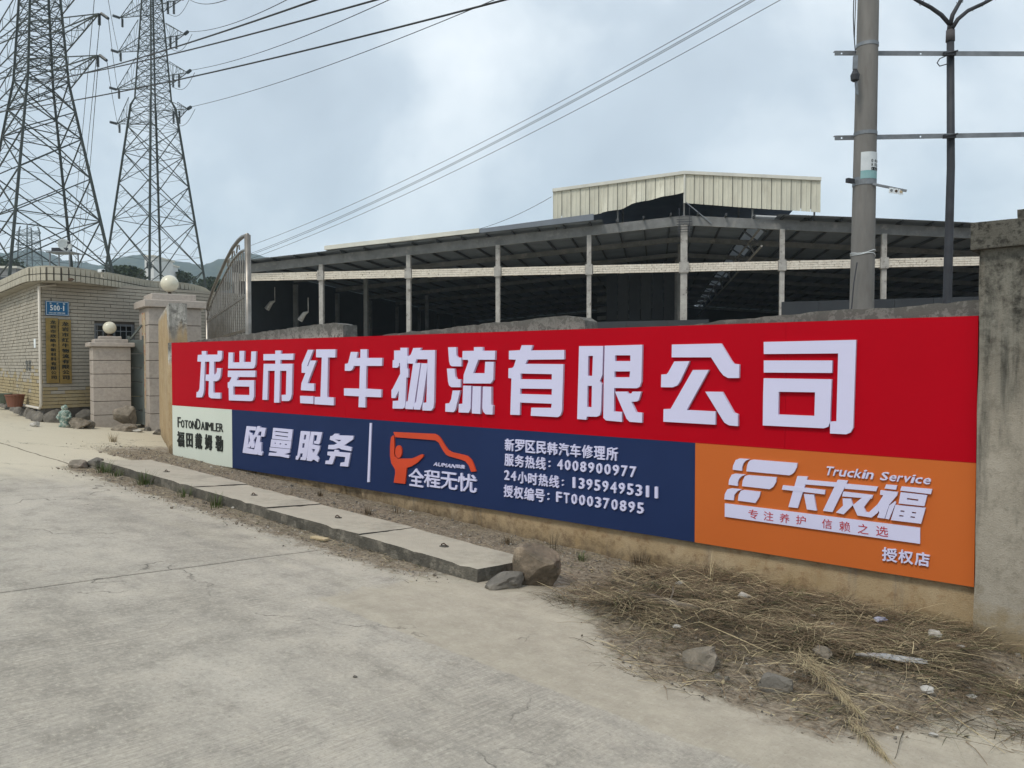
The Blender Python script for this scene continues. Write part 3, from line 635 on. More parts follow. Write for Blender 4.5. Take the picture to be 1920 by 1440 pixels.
for ch, a, b_, c, d in (('福', 222, 358, 600, 890), ('田', 398, 520, 635, 900), ('戴', 570, 702, 635, 935), ('姆', 758, 895, 655, 955), ('勒', 962, 1105, 680, 980)):
    quad(ch, 310 + a / g_, 310 + b_ / g_, 750 + c / g_, 750 + d / g_, black, white_o, n=.012, bold=.04)
kx = lambda v: 1350 + v / 8; ky = lambda v: 840 + v / 8
for ch, a, b_, c, d in (('专', 425, 570, 915, 1052), ('注', 655, 800, 945, 1080), ('养', 895, 1042, 975, 1115), ('护', 1140, 1288, 1005, 1140)):
    ta, za = sp_(kx(a), ky(c), .02); _, zb = sp_(kx(a), ky(d), .02); te, _ = sp_(kx(b_), ky(d), .02)
    letter(ch, wl(ta, .0185, zb), -D * (ta - te), Z * (za - zb), N * .003, letred, orange_o, .012)
for ch, a, b_, c, d in (('信', 8, 132, 735, 850), ('赖', 222, 356, 763, 885), ('之', 448, 580, 792, 915), ('选', 672, 820, 820, 945)):
    ta, za = sp_(1540 + a / f_, 860 + c / f_, .02); _, zb = sp_(1540 + a / f_, 860 + d / f_, .02); te, _ = sp_(1540 + b_ / f_, 860 + d / f_, .02)
    letter(ch, wl(ta, .0185, zb), -D * (ta - te), Z * (za - zb), N * .003, letred, orange_o, .012)

# ------------------------------------------------------------------ kerb slabs and stones
def worn_slab(t0, t1, n0, n1, th, seed, dz=0):
    """box with chipped, uneven edges"""
    b = B(); nt_, nn_ = 16, 8; vs = []; fs = []
    def zt(t, n): return base(t, n) + .118 + dz + .004 * noise.noise(Vector((t * 3, n * 3, seed)))
    tilt_ = R.uniform(-.012, .012)
    for i in range(nt_ + 1):
        for j in range(nn_ + 1):
            t = t0 + (t1 - t0) * i / nt_; n = n0 + (n1 - n0) * j / nn_
            e = (i in (0, nt_)) or (j in (0, nn_))
            q = noise.noise(Vector((t * 9, n * 9, seed + 5)))
            tt = t + (q * .006 if i in (0, nt_) else 0); n_ = n + (q * .006 if j in (0, nn_) else 0)
            vs.append(wl(tt, n_, zt(t, n) + tilt_ * (i / nt_ - .5) - (max(0, q - .25) * .03 if e else 0)))
    k = nn_ + 1
    fs = [(i * k + j, i * k + j + 1, (i + 1) * k + j + 1, (i + 1) * k + j) for i in range(nt_) for j in range(nn_)]
    ring = [(i, 0) for i in range(nt_)] + [(nt_, j) for j in range(nn_)] + [(i, nn_) for i in range(nt_, 0, -1)] + [(0, j) for j in range(nn_, 0, -1)]
    o = len(vs); m = len(ring)
    for lv in (1, 2, 3):
        for i, j in ring:
            p = Vector(vs[i * k + j]); p.z -= th * lv / 3; p += Vector((noise.noise(p * 7), noise.noise(p * 7 + Vector((4, 0, 0))), 0)) * .006; vs.append(p)
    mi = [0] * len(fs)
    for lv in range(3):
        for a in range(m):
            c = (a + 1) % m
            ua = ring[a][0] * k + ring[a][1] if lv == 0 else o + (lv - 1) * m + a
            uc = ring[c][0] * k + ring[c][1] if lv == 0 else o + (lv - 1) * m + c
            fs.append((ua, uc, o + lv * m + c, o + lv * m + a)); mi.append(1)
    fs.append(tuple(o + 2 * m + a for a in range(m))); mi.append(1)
    b.v = [tuple(v) for v in vs]; b.f = fs; b.mi = mi
    return b
spans = [(8.075, 10.75, 'farthest pale kerb slab, longest, running up to the broken stone by the driveway'), (6.475, 8.045, 'pale kerb slab third from the corner rock, below the navy part of the sign'), (4.87, 6.445, 'pale kerb slab second from the corner rock, with a rusty lifting hook in it'), (3.31, 4.84, 'nearest pale kerb slab with a chipped white corner, touching the big rock')]
for i, (a, c, lab) in enumerate(spans):
    rt = root('kerb_slab', lab, 'kerb slab', wl((a + c) / 2, 1.4, base((a + c) / 2, 1.4) - .02), 'concrete kerb slabs in front of the wall')
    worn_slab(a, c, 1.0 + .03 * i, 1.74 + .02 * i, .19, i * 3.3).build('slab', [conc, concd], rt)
    tc_ = (a + c) / 2; z = base(tc_, 1.42) + .118
    h = B(); h.tube([wl(tc_ - .035, 1.42, z - .02), wl(tc_ - .03, 1.42, z + .015), wl(tc_, 1.42, z + .028), wl(tc_ + .03, 1.42, z + .015), wl(tc_ + .035, 1.42, z - .02)], .006, 6)
    h.build('lifting_hook', rustm, rt)
    h = B(); h.lathe(wl(tc_, 1.42, z - .004), [(.0, 0), (.05, .0), (.045, .007), (0, .008)], 10); h.build('hook_recess', concd, rt)
def rock(px, py, size, lab, mat=stone2, seed=0, dz=.3, name='rock', cat='rock', sub=3, rough=.5, yaw=0, grp=None):
    q = hit(px, py); b = B(); q = q + Z * (.05 * piler(*tn(q.x, q.y)) if size[0] < .25 else 0); b.rock((q.x, q.y, q.z + size[2] * dz), size, seed, sub, rough=rough)
    if yaw:
        c, s = math.cos(yaw), math.sin(yaw); b.v = [((x - q.x) * c - (y - q.y) * s + q.x, (x - q.x) * s + (y - q.y) * c + q.y, z) for x, y, z in b.v]
    o = b.build(name, mat); tag(o, lab, cat, grp); return o
rock(1000, 1095, (.25, .19, .27), 'large brown-topped rock standing at the corner of the nearest kerb slab', seed=2, dz=.55, rough=.35, mat=M('brown_rock', (.21, .165, .12), (.085, .072, .055), scale=7, c3=(.36, .29, .21), s3=4, p3=(.52, .66), rough=.95, bump=.8, bscale=30))
rock(950, 1100, (.22, .10, .085), 'flat mossy concrete fragment lying against the foot of the corner rock', seed=5, dz=.6, yaw=.5, mat=stone)
rock(1315, 1252, (.13, .09, .085), 'grey boulder on the pale apron at the left edge of the straw heap', seed=8, dz=.7)
rock(1448, 1298, (.12, .06, .07), 'dark oblong stone at the lower edge of the straw heap', seed=11, dz=.7, mat=stone, yaw=-.5)
rock(1545, 1245, (.07, .05, .05), 'rounded grey stone half buried in the middle of the straw heap', seed=13, dz=.5)
rock(148, 877, (.16, .12, .085), 'low pale boulder on the driveway edge beyond the last kerb slab', seed=15, dz=.6)
rock(181, 877, (.17, .12, .10), 'dark broken stone butting against the far end of the kerb slabs', seed=17, dz=.6, mat=stone)
rock(236, 808, (.34, .22, .11), 'flat grey base stone carrying the leaning rock by the gate pillar', seed=19, dz=.6)
rock(238, 806, (.30, .2, .26), 'grey leaning ornamental rock standing on a flat stone before the gate', seed=23, dz=1.25, yaw=.4)
rock(150, 803, (.30, .2, .16), 'pale rounded rock on the verge left of the short stone pillar', seed=29, dz=.7)
rock(168, 803, (.16, .15, .12), 'small dark rock tucked against the foot of the short pillar', seed=30, dz=.6, mat=stone)
rock(66, 800, (.12, .1, .08), 'white block lying on the driveway edge below the drain pipe', seed=31, dz=.6, mat=paperw, name='concrete_block', cat='block')
rock(258, 810, (.14, .1, .06), 'white flat stone between the leaning rock and the gate pillar', seed=33, dz=.5, mat=paperw)
rock(276, 808, (.09, .09, .07), 'small dark cobble at the left foot of the tall gate pillar', seed=34, dz=.6, mat=stone)
rock(300, 815, (.16, .13, .09), 'dark stone lying between tall gate pillar and wing wall', seed=35, dz=.6, mat=stone)
rock(665, 1270, (.016, .012, .008), 'thumb sized dark pebble on the bare concrete in the foreground', seed=36, dz=.6, mat=stone, name='pebble', cat='pebble')
for i, (px, py, s, lab) in enumerate([(1270, 1186, .035, 'white round lump of litter at the left edge of the heap'), (1395, 1133, .055, 'pale torn plastic sheet at the top of the heap below the sign'), (1275, 1108, .045, 'pale crumpled sheet beside the fallen branch'), (1752, 1209, .06, 'white foam block near the foot of the column'), (1740, 1306, .04, 'white crumpled scrap at the lower right of the heap'), (1820, 1312, .03, 'small white flake rightmost in front of the column'), (1475, 1290, .028, 'white scrap right beside the dark oblong stone'), (1855, 1336, .018, 'tiny white chip on the bare concrete right of the heap'), (1525, 1169, .02, 'tiny white tuft in the upper middle of the heap'), (1750, 1381, .024, 'small white chip on the concrete below the heap'), (1800, 1228, .03, 'thin white scrap just below the foam block'), (1560, 1184, .02, 'white bead of litter left of the purple wrapper'), (457, 955, .03, 'yellow-white stone in the gutter below the second slab'), (437, 953, .026, 'cream pebble in the gutter, left of the yellow-white one')]):
    rock(px, py, (s * 1.1, s * .8, s * .45), lab, paperw, 40 + i, .8, 'litter', 'litter', 2, .6)
rock(1652, 1179, (.055, .035, .022), 'crushed purple-blue snack wrapper lying on the heap', M('wrapper_purple', (.13, .12, .25), (.35, .36, .4), scale=25, rough=.35, bump=.3), 60, .9, 'wrapper', 'wrapper', 2, .7)
rock(1670, 1255, (.22, .028, .022), 'long clear plastic film twisted across the straw heap', film, 61, 1.0, 'plastic_film', 'plastic film', 3, .9, yaw=-.35)
q = hit(600, 1013); b = B(); b.box(q + Z * .02, (.20, .07, .02), (Vector((.83, -.55, 0)), Vector((.55, .83, 0)), Z), j=.004); tag(b.build('board_offcut', woodp), 'pale broken board lying in the gutter below the kerb slabs', 'board')
# fallen branch
a, c = hit(1160, 1108, .04), hit(1310, 1142, .05)
b = B(); L = [a.lerp(c, i / 12) + Vector((noise.noise(Vector((i * .6, 0, 0))), noise.noise(Vector((i * .6, 5, 0))), .4 * noise.noise(Vector((i * .5, 9, 0))))) * .03 for i in range(13)]
b.tube(L, [.018 + .012 * math.sin(i / 12 * PI) + .004 * R.random() for i in range(13)], 8)
b.tube([L[8], L[8] + Vector((.04, .05, .06)), L[8] + Vector((.05, .11, .09))], [.009, .007, .003], 6)
tag(b.build('fallen_branch', wood, smooth_=True), 'grey weathered branch lying at the top left of the straw heap', 'branch')

# ------------------------------------------------------------------ straw heap, rubble, weeds
def blade(b, p, az, L, w, lift, droop, m):
    d = Vector((math.cos(az), math.sin(az), 0)); s = Vector((-d.y, d.x, 0)); pts = []
    for k in range(4):
        f = k / 3; q = p + d * (L * f) + s * (L * .12 * math.sin(f * 2.2 + az * 3)); zz = lift * math.sin(f * PI * .8) - droop * f * f
        pts.append(Vector((q.x, q.y, p.z + zz)))
    vs = []
    up = Vector((R.uniform(-.5, .5), R.uniform(-.5, .5), 1)).normalized(); sd_ = d.cross(up).normalized()
    for k, q in enumerate(pts):
        ww = w * (1 - .75 * k / 3); vs += [q - sd_ * ww, q + sd_ * ww]
    b.add(vs, [(0, 1, 3, 2), (2, 3, 5, 4), (4, 5, 7, 6)], m)
def make_straw():
    b = B(); cnt = 0
    while cnt < 30000:
        t = R.uniform(-.65, 3.1); n = R.uniform(.0, 2.6); w = piler(t, n)
        w = max(w, .10 * dirtf(t, n))
        cl = .35 + .9 * noise.noise(Vector((t * 2.1, n * 2.1, 3)))
        if R.random() > w * max(.05, cl * 1.3 + .12) * (1 - .55 * smooth(1.9, 2.9, t)): continue
        p = wl(t, n, 0); z = gz(p.x, p.y) + R.uniform(-.01, .11) * w * (.7 + noise.noise(Vector((t * 3, n * 3, 21))))
        thick = R.random()
        mm = R.choices([0, 1, 2, 3], [.25, .38, .29, .08])[0]
        if noise.noise(Vector((t * 2.7, n * 2.7, 11))) > .12 and mm == 0: mm = 2 if R.random() < .6 else 1  # pale stems turned dark in patches: shaded gaps of the heap put into the colour
        az = R.gauss(math.atan2(D.y, D.x) + .35 + PI * R.choice((0, 1)), .65)
        L = R.uniform(.05, .30) if thick < .94 else R.uniform(.3, .6)
        blade(b, Vector((p.x, p.y, z)), az, L, R.uniform(.0009, .0028), R.uniform(0, .05), R.uniform(0, .02), mm); cnt += 1
    for _ in range(1500):
        t = R.uniform(-.7, 3.2); n = R.uniform(0, 2.6)
        if R.random() > max(piler(t, n), .4 * dirtf(t, n)): continue
        p = wl(t, n, 0); c = Vector((p.x, p.y, gz(p.x, p.y) + R.uniform(.0, .07) * piler(t, n) + .006)); az = R.uniform(0, 6.28); d = Vector((math.cos(az), math.sin(az), R.uniform(-.4, .4))); sd_ = Vector((-d.y, d.x, R.uniform(-.4, .4))); L = R.uniform(.012, .035)
        b.add([c - d * L, c + sd_ * L * .4, c + d * L, c - sd_ * L * .35], [(0, 1, 2, 3)], R.choice((1, 1, 2, 0)))
    tag(b.build('dry_straw', straws, fix=False), 'heap of cut dry grass and straw spread along the wall foot', kind='stuff')
    # thin litter of straw along the strip behind and in front of the slabs
    b = B(); cnt = 0
    while cnt < 5200:
        t = R.uniform(3, 15); n = R.uniform(0, 2.3)
        if 1.0 < n < 1.78 and t < 10.8: continue
        if R.random() > dirtf(t, n) * (.35 + .65 * (n > 1.7) + .5 * noise.noise(Vector((t * 2, n * 2, 8)))): continue
        p = wl(t, n, 0); blade(b, Vector((p.x, p.y, gz(p.x, p.y) + .004)), R.uniform(0, 6.28), R.uniform(.03, .14), R.uniform(.001, .0026), R.uniform(0, .02), 0, R.choices([0, 1, 2, 3], [.2, .35, .35, .1])[0]); cnt += 1
    tag(b.build('gutter_litter', straws, fix=False), 'scattered dry stems in the gutter and behind the kerb slabs', kind='stuff')
make_straw()
def make_rubble():
    b = B(); cnt = 0
    O = [(0, 0, 1), (1, 0, 0), (0, 1, 0), (-1, 0, 0), (0, -1, 0), (0, 0, -1)]
    Fc = [(0, 1, 2), (0, 2, 3), (0, 3, 4), (0, 4, 1), (5, 2, 1), (5, 3, 2), (5, 4, 3), (5, 1, 4)]
    while cnt < 8500:
        t = R.uniform(-1, 15.5); n = R.uniform(-.02, 2.6)
        if 1.0 < n < 1.78 and 3.3 < t < 10.8: continue
        if R.random() > dirtf(t, n) * (.25 + .9 * max(0, .4 + noise.noise(Vector((t * 3, n * 3, 2))))) + .004: continue
        p = wl(t, n, 0); s = .003 + .011 * R.random() ** 2.5 + (.02 if R.random() < .012 else 0)
        z = gz(p.x, p.y); c = Vector((p.x, p.y, z + s * .25))
        q = Quaternion((R.random(), R.random() - .5, R.random() - .5, R.random() - .5)).normalized()
        b.add([c + q @ (Vector(v) * s * R.uniform(.6, 1.25)) for v in O], Fc, R.choices([0, 1, 2], [.52, .44, .04])[0]); cnt += 1
    tag(b.build('gravel', [stone, stone2, paperw]), 'loose gravel and rubble along the foot of the wall', kind='stuff')
make_rubble()
def weed(t, n, h, cnt, lab, mats, spread=.06, grp=None, name='weed_tuft', w=.0022, straight=.3):
    p0 = wl(t, n, 0); p0.z = gz(p0.x, p0.y); b = B()
    for i in range(cnt):
        az = R.uniform(0, 6.28); p = p0 + Vector((math.cos(az), math.sin(az), 0)) * R.uniform(0, spread); hh = h * R.uniform(.45, 1.1); le = R.uniform(.05, straight) * hh * 2
        d = Vector((math.cos(az), math.sin(az), 0)); sd_ = Vector((-d.y, d.x, 0)); vs = []
        for k in range(5):
            f = k / 4; q_ = p + Z * (hh * (f - .22 * f * f * le / hh)) + d * (le * f * f); ww = w * (1 - .85 * f); vs += [q_ - sd_ * ww, q_ + sd_ * ww]
        b.add(vs, [(j, j + 1, j + 3, j + 2) for j in (0, 2, 4, 6)], R.randrange(len(mats)))
    o = b.build(name, mats, fix=False); tag(o, lab, 'weed', grp); return o
for px, py, h, c, lab in [(218, 886, .13, 70, 'green grass tuft beside the dark stone at the far end of the slabs'), (303, 908, .13, 80, 'green grass tuft against the farthest kerb slab, bushier one'), (404, 950, .12, 40, 'thin olive tuft in the gutter at the joint of the farthest slab'), (355, 930, .09, 45, 'low dull tuft in the gutter between the two green ones'), (245, 893, .08, 40, 'short grass tuft just right of the first green one')]:
    q = hit(px, py); a_, b__ = tn(q.x, q.y); weed(a_, max(b__, 1.86), h * 1.5, c, lab, [grassg, grassg, straws[3]], w=.005, spread=.13, straight=.45)
for px, py, h, c, lab, ms in [(745, 962, .22, 14, 'tall dead stalk leaning on the wall below the car emblem', [straws[1], straws[2]]), (1035, 1033, .24, 9, 'two bare dark stems before the wall right of the big rock', [straws[2]]), (1090, 1052, .10, 40, 'small green sprig at the wall foot near the big rock', [grassg, straws[3]]), (1200, 1062, .13, 120, 'dense brown dead tuft at the wall foot left of the heap', [straws[1], straws[2]]), (1500, 1128, .13, 40, 'dark green weed growing from the gap under the wall', [grassg, straws[3]]), (1330, 1095, .26, 26, 'upright pale dry grass clump at the top of the heap', [straws[0], straws[1]]), (1690, 1168, .22, 60, 'arching tan grass clump brushing the wall under the orange panel', [straws[0], straws[1]]), (1830, 1205, .16, 80, 'green weed tuft in the corner of wall and column', [grassg, straws[3], straws[0]]), (1610, 1150, .14, 40, 'green and tan weeds between the two wall-foot clumps', [grassg, straws[1]]), (690, 965, .12, 40, 'low brown weeds at wall foot under the white divider', [straws[1], straws[2]]), (600, 930, .10, 30, 'small dead weeds at the wall foot under the company service lettering', [straws[1], straws[2]]), (950, 1020, .10, 50, 'flat brown weeds behind the nearest kerb slab', [straws[1], straws[2]]), (300, 828, .20, 60, 'dry weeds at the foot of the wing wall', [straws[1], straws[2], straws[0]])]:
    q = hit(px, py); a_, b__ = tn(q.x, q.y); weed(a_, max(b__, .02), h, c, lab, ms, spread=.05 + .0006 * c, w=.0035)
# large green leaf weed under the wall and feathery reed plumes
def plume(p0, p1, n0, lab, bush):
    b = B(); p0 = Vector(p0); p1 = Vector(p1)
    for i in range(n0):
        f = R.random(); c = p0.lerp(p1, f); d = (p1 - p0).normalized()
        w = bush * (1 - f) ** .6 + .004
        s = c + Vector((R.gauss(0, w * .45), R.gauss(0, w * .45), abs(R.gauss(0, w * .3))))
        az = math.atan2(d.y, d.x) + R.gauss(0, .25 + .3 * (1 - f)); blade(b, s, az, R.uniform(.05, .16), R.uniform(.0007, .0016), R.uniform(0, .012), .006, R.choices([0, 1, 3], [.6, .3, .1])[0])
    tag(b.build('reed_plume', straws, fix=False), lab, 'dry plume')
plume(hit(1490, 1225, .10), hit(1605, 1338, .02), 700, 'feathery tan reed plume pointing down out of the heap', .07)
plume(hit(1585, 1345, .01), hit(1655, 1420, .0), 260, 'faded wispy plume lying on the concrete below the heap', .05)
b = B(); b.tube([hit(1740, 1305, .03), hit(1790, 1345, .02), hit(1885, 1412, .012)], [.003, .0028, .0012], 5); tag(b.build('dry_reed', straws[0]), 'long pale reed stem pointing to the lower right corner', 'dry stem')
b = B(); b.tube([hit(1262, 1078, .10), hit(1290, 1100, .09), hit(1320, 1125, .05)], [.003, .0028, .002], 5); tag(b.build('dry_reed', straws[0]), 'pale reed stem leaning at the top left of the heap', 'dry stem')
b = B(); b.tube([hit(1310, 1165, .05), hit(1380, 1195, .07), hit(1440, 1222, .05)], [.003, .0028, .002], 5); tag(b.build('dry_reed', straws[0]), 'pale reed stem lying across the middle of the heap', 'dry stem')
b = B()
for i in range(9):
    q = hit(1480 + i * 9, 1122 + (i % 3) * 4, .02); az = R.uniform(0, 6.28); d = Vector((math.cos(az), math.sin(az), 0)); s = Vector((-d.y, d.x, 0))
    b.add([q, q + d * .05 + s * .02 + Z * .04, q + d * .11 + Z * .03, q + d * .05 - s * .02 + Z * .04], [(0, 1, 2, 3)])
tag(b.build('broadleaf_weed', grassg, fix=False), 'broad green leaves growing under the wall edge above the heap', 'weed')

# ------------------------------------------------------------------ poles behind the wall
pc = P(1612, 580, 11.0); gp = Vector((pc.x, pc.y, gz(pc.x, pc.y)))
pole = root('utility_pole', 'thick round concrete utility pole with crossbars standing behind the wall', 'utility pole', gp)
def polx(z):                                        # slight lean, as in the photo
    f = (z - gp.z) / 9; return Vector((gp.x + .055 * f * 1.5, gp.y, z))
def pr(z): return .178 - .0052 * (z - gp.z) * 1.0
b = B(); b.tube([polx(gp.z - .2 + i * .45) for i in range(24)], [pr(gp.z + i * .45) for i in range(24)], 28); b.build('shaft', pole_c, pole, smooth_=True)
def band(z, h=.06, ex=.006, mat=galv, name='clamp_band'):
    b = B(); b.tube([polx(z - h / 2), polx(z + h / 2)], pr(z) + ex, 28); b.build(name, mat, pole, smooth_=False)
black_post_x = P(1780, 300, 11.25)
def zat(py, Y=11.0): return P(960, py, Y).z
for (pyl, pyr, lab) in ((100, 101, 'upper'), (259, 250, 'lower')):
    a = P(1565, pyl, 11.22); c = P(2120, pyr + (-1 if pyl > 200 else 1), 11.22); b = B()
    d = (c - a).normalized(); f0 = Vector((0, 1, 0))
    L = (c - a).length
    # angle iron with bolt holes: front leaf built in pieces round the holes, plus the top leaf
    holes = [.10, 1.24, 3.0]; hw = .012; leaf = .062; xs = [0] + [v for h_ in holes for v in (h_ - hw, h_ + hw)] + [L]
    for i in range(len(xs) - 1):
        if i % 2 == 0: b.bar(a + d * xs[i], a + d * xs[i + 1], .006, leaf, upv=f0)if 0 else b.box(a + d * ((xs[i] + xs[i + 1]) / 2), (xs[i + 1] - xs[i], .006, leaf), (d, f0, Z))
        else:
            for s in (-1, 1): b.box(a + d * ((xs[i] + xs[i + 1]) / 2) + Z * s * (leaf / 4 + .006), (xs[i + 1] - xs[i], .006, leaf / 2 - .012), (d, f0, Z))
    b.box(a + d * (L / 2) + Z * (leaf / 2 + .003) + f0 * .027, (L, .06, .006), (d, f0, Z))
    b.build('crossbar', galv, pole)
    b = B(); q = a.lerp(c, .39); q = P(1780, pyl - (3 if pyl > 200 else -1), 11.2); b.box(q, (.17, .05, .05)); b.tube([q + Vector((-.07, -.02, 0)), q + Vector((.1, -.04, .03))], .012, 8); b.build('pipe_bracket', dksteel, pole)
for py, h in ((86, .05), (252, .05), (342, .11)): band(zat(py), h)
# guy wire wraps near the wall
for k, py in enumerate((474, 480)):
    z = zat(py); b = B(); b.tube([polx(z + .015 * math.sin(a * .9 + k)) * 1 + Vector((math.cos(a * PI / 9) * (pr(z) + .006), math.sin(a * PI / 9) * (pr(z) + .006), .02 * math.cos(a * PI / 9 + k * 2))) for a in range(19)], .005, 5); b.build('wire_wrap', signw, pole)
# lamp-like bracket arm with three small tags
a = P(1636, 345, 10.85); c = P(1700, 358, 10.7); b = B(); b.bar(a, c, .03, .03); b.build('sign_arm', galv, pole)
for i, (x0, mt) in enumerate(((1671, galv), (1680, rustm), (1689, pap))):
    q = P(x0, 357 + i * 1.4, 10.72); b = B(); b.box(q + Z * -.0, (.058, .012, .07)); o = b.build('small_tag', signw, pole)
    b = B(); b.lathe(q + Vector((0, -.008, 0)), [(0, 0), (.02, 0), (.018, .004), (0, .004)], 12, axis=(0, -1, 0)); b.build('tag_disc', mt, o)
a = P(1588, 338, 10.9); c = P(1600, 340, 10.95); b = B(); b.bar(a, c, .05, .06); b.build('clamp_bolt', dksteel, pole)
# notice wrapped round the pole
def wrap(z0, z1, a0, a1, mat, name, ex=.009, par=pole):
    b = B(); n = 14; vs = []
    for r_ in (ex, ex - .004):
        for z in (z0, z1):
            for i in range(n + 1):
                a = a0 + (a1 - a0) * i / n; vs.append(polx(z) + Vector((math.sin(a), -math.cos(a), 0)) * (pr(z) + r_))
    k = n + 1; fs = [(i, i + 1, k + i + 1, k + i) for i in range(n)] + [(2 * k + i + 1, 2 * k + i, 3 * k + i, 3 * k + i + 1) for i in range(n)]
    fs += [(i, 2 * k + i, 2 * k + i + 1, i + 1) for i in range(n)] + [(k + i, k + i + 1, 3 * k + i + 1, 3 * k + i) for i in range(n)] + [(0, k, 3 * k, 2 * k), (n, 2 * k + n, 3 * k + n, k + n)]
    b.add(vs, fs); return b.build(name, mat, par)
zt_, zm_, zb_ = zat(283, 10.82), zat(318, 10.82), zat(333, 10.82)
sticker_w = M('notice_white', (.60, .64, .66), (.50, .55, .58), rough=.6, scale=8, bump=0); sticker_t = M('notice_teal', (.18, .36, .37), (.25, .40, .42), rough=.6, scale=10, bump=0)
wrap(zm_, zt_, -.75, .95, sticker_w, 'notice_sheet'); wrap(zb_, zm_ - .001, -.75, .95, sticker_t, 'notice_border')
for row, (txt, ztop) in enumerate((('040', 297), ('水井队', 304.5), ('01393', 312))):
    for i, ch in enumerate(txt):
        aa = .20 + (.66 / max(1, len(txt) - 1)) * i; z1 = zat(ztop, 10.82); z0 = zat(ztop + 6, 10.82)
        c_ = polx(z0) + Vector((math.sin(aa), -math.cos(aa), 0)) * (pr(z0) + .0095); ex = Vector((math.cos(aa), math.sin(aa), 0)); nz_ = Vector((math.sin(aa), -math.cos(aa), 0))
        letter(ch, c_ - ex * .014, ex * .028, Z * (z1 - z0), nz_ * .002, black, pole, .02, 'character')
# cable end fitting on the left of the pole
a0 = P(1602, -40, 10.78); b = B(); b.tube([a0, P(1600, 30, 10.78), P(1601, 62, 10.78), P(1604, 100, 10.8)], .007, 6); b.tube([P(1606, -40, 10.76), P(1603, 40, 10.76), P(1602, 72, 10.78)], .006, 6); b.build('drop_cable', dksteel, pole)
b = B(); b.bar(P(1604, 105, 10.78), P(1603, 130, 10.78), .05, .05); b.build('cable_clamp', galv, pole)
b = B(); b.lathe(P(1603, 153, 10.78), [(.03, 0), (.055, .02), (.062, .09), (.045, .12), (.03, .16)], 10); b.build('junction_cap', dksteel, pole)
b = B(); b.bar(P(1605, 152, 10.78), P(1607, 178, 10.78), .03, .03); b.build('cable_tail', galv, pole)
b = B(); b.tube([P(1607, 492, 10.8), P(1601, 530, 10.8), P(1597, 575, 10.8), P(1594, 600, 10.8)], .008, 6); b.build('ground_cable', dksteel, pole)
# second pole of the pair outside the frame carries the far ends of the crossbars
b = B(); q = P(2050, 580, 11.4); b.tube([(q.x, q.y, gp.z - .2), (q.x, q.y, 9.5)], [.18, .13], 24); tag(b.build('utility_pole', pole_c, smooth_=True), 'plain concrete pole carrying the far ends of the crossbars', 'utility pole')
# black cable riser pipe with three cables branching at the top
rp0 = P(1776, 565, 11.3); rp1 = P(1782, 62, 11.3); g0 = Vector((rp0.x - .01, rp0.y, gz(rp0.x, rp0.y)))
rise = root('cable_riser', 'slim black riser pipe with three cables forking out at its top', 'cable riser', g0)
b = B(); b.tube([g0, rp0, rp0.lerp(rp1, .5) + Vector((.03, 0, 0)), rp1], [.062, .062, .054, .050], 16); b.build('pipe', dksteel, rise, smooth_=True)
b = B(); b.tube([rp1 + Z * -.12, rp1 + Z * .04], [.062, .058], 14); b.tube([rp1 + Z * .04, rp1 + Z * .13], [.05, .04], 14); b.build('sealing_boot', M('tape_grey', (.09, .085, .09), rough=.7), rise, smooth_=True)
for pts in (((1780, 45), (1765, 28), (1745, 14), (1722, 2), (1700, -12)), ((1782, 45), (1786, 28), (1795, 12), (1802, 0), (1808, -20)), ((1786, 52), (1796, 36), (1815, 20), (1845, 6), (1870, -8))):
    b = B(); b.tube([P(x, y, 11.25) for x, y in pts], [.03, .03, .028, .026, .026], 10); o = b.build('cable', dksteel, rise, smooth_=True)
    b = B()
    for i in range(26):
        f = R.uniform(.55, 1); k_ = f * 4; i0 = min(3, int(k_)); x = pts[i0][0] + (pts[i0 + 1][0] - pts[i0][0]) * (k_ - i0); y = pts[i0][1] + (pts[i0 + 1][1] - pts[i0][1]) * (k_ - i0)
        q = P(x, y, 11.25); v = Vector((R.uniform(-1, 1), R.uniform(-1, 1), R.uniform(-1, 1))).normalized(); b.bar(q, q + v * .045, .006)
    b.build('frayed_tape', dksteel, o)
b = B(); b.tube([P(1776, 104, 11.2), P(1762, 110, 11.15), P(1757, 118, 11.15), P(1762, 124, 11.15), P(1776, 120, 11.2)], .008, 6); b.build('loose_wire', dksteel, rise)

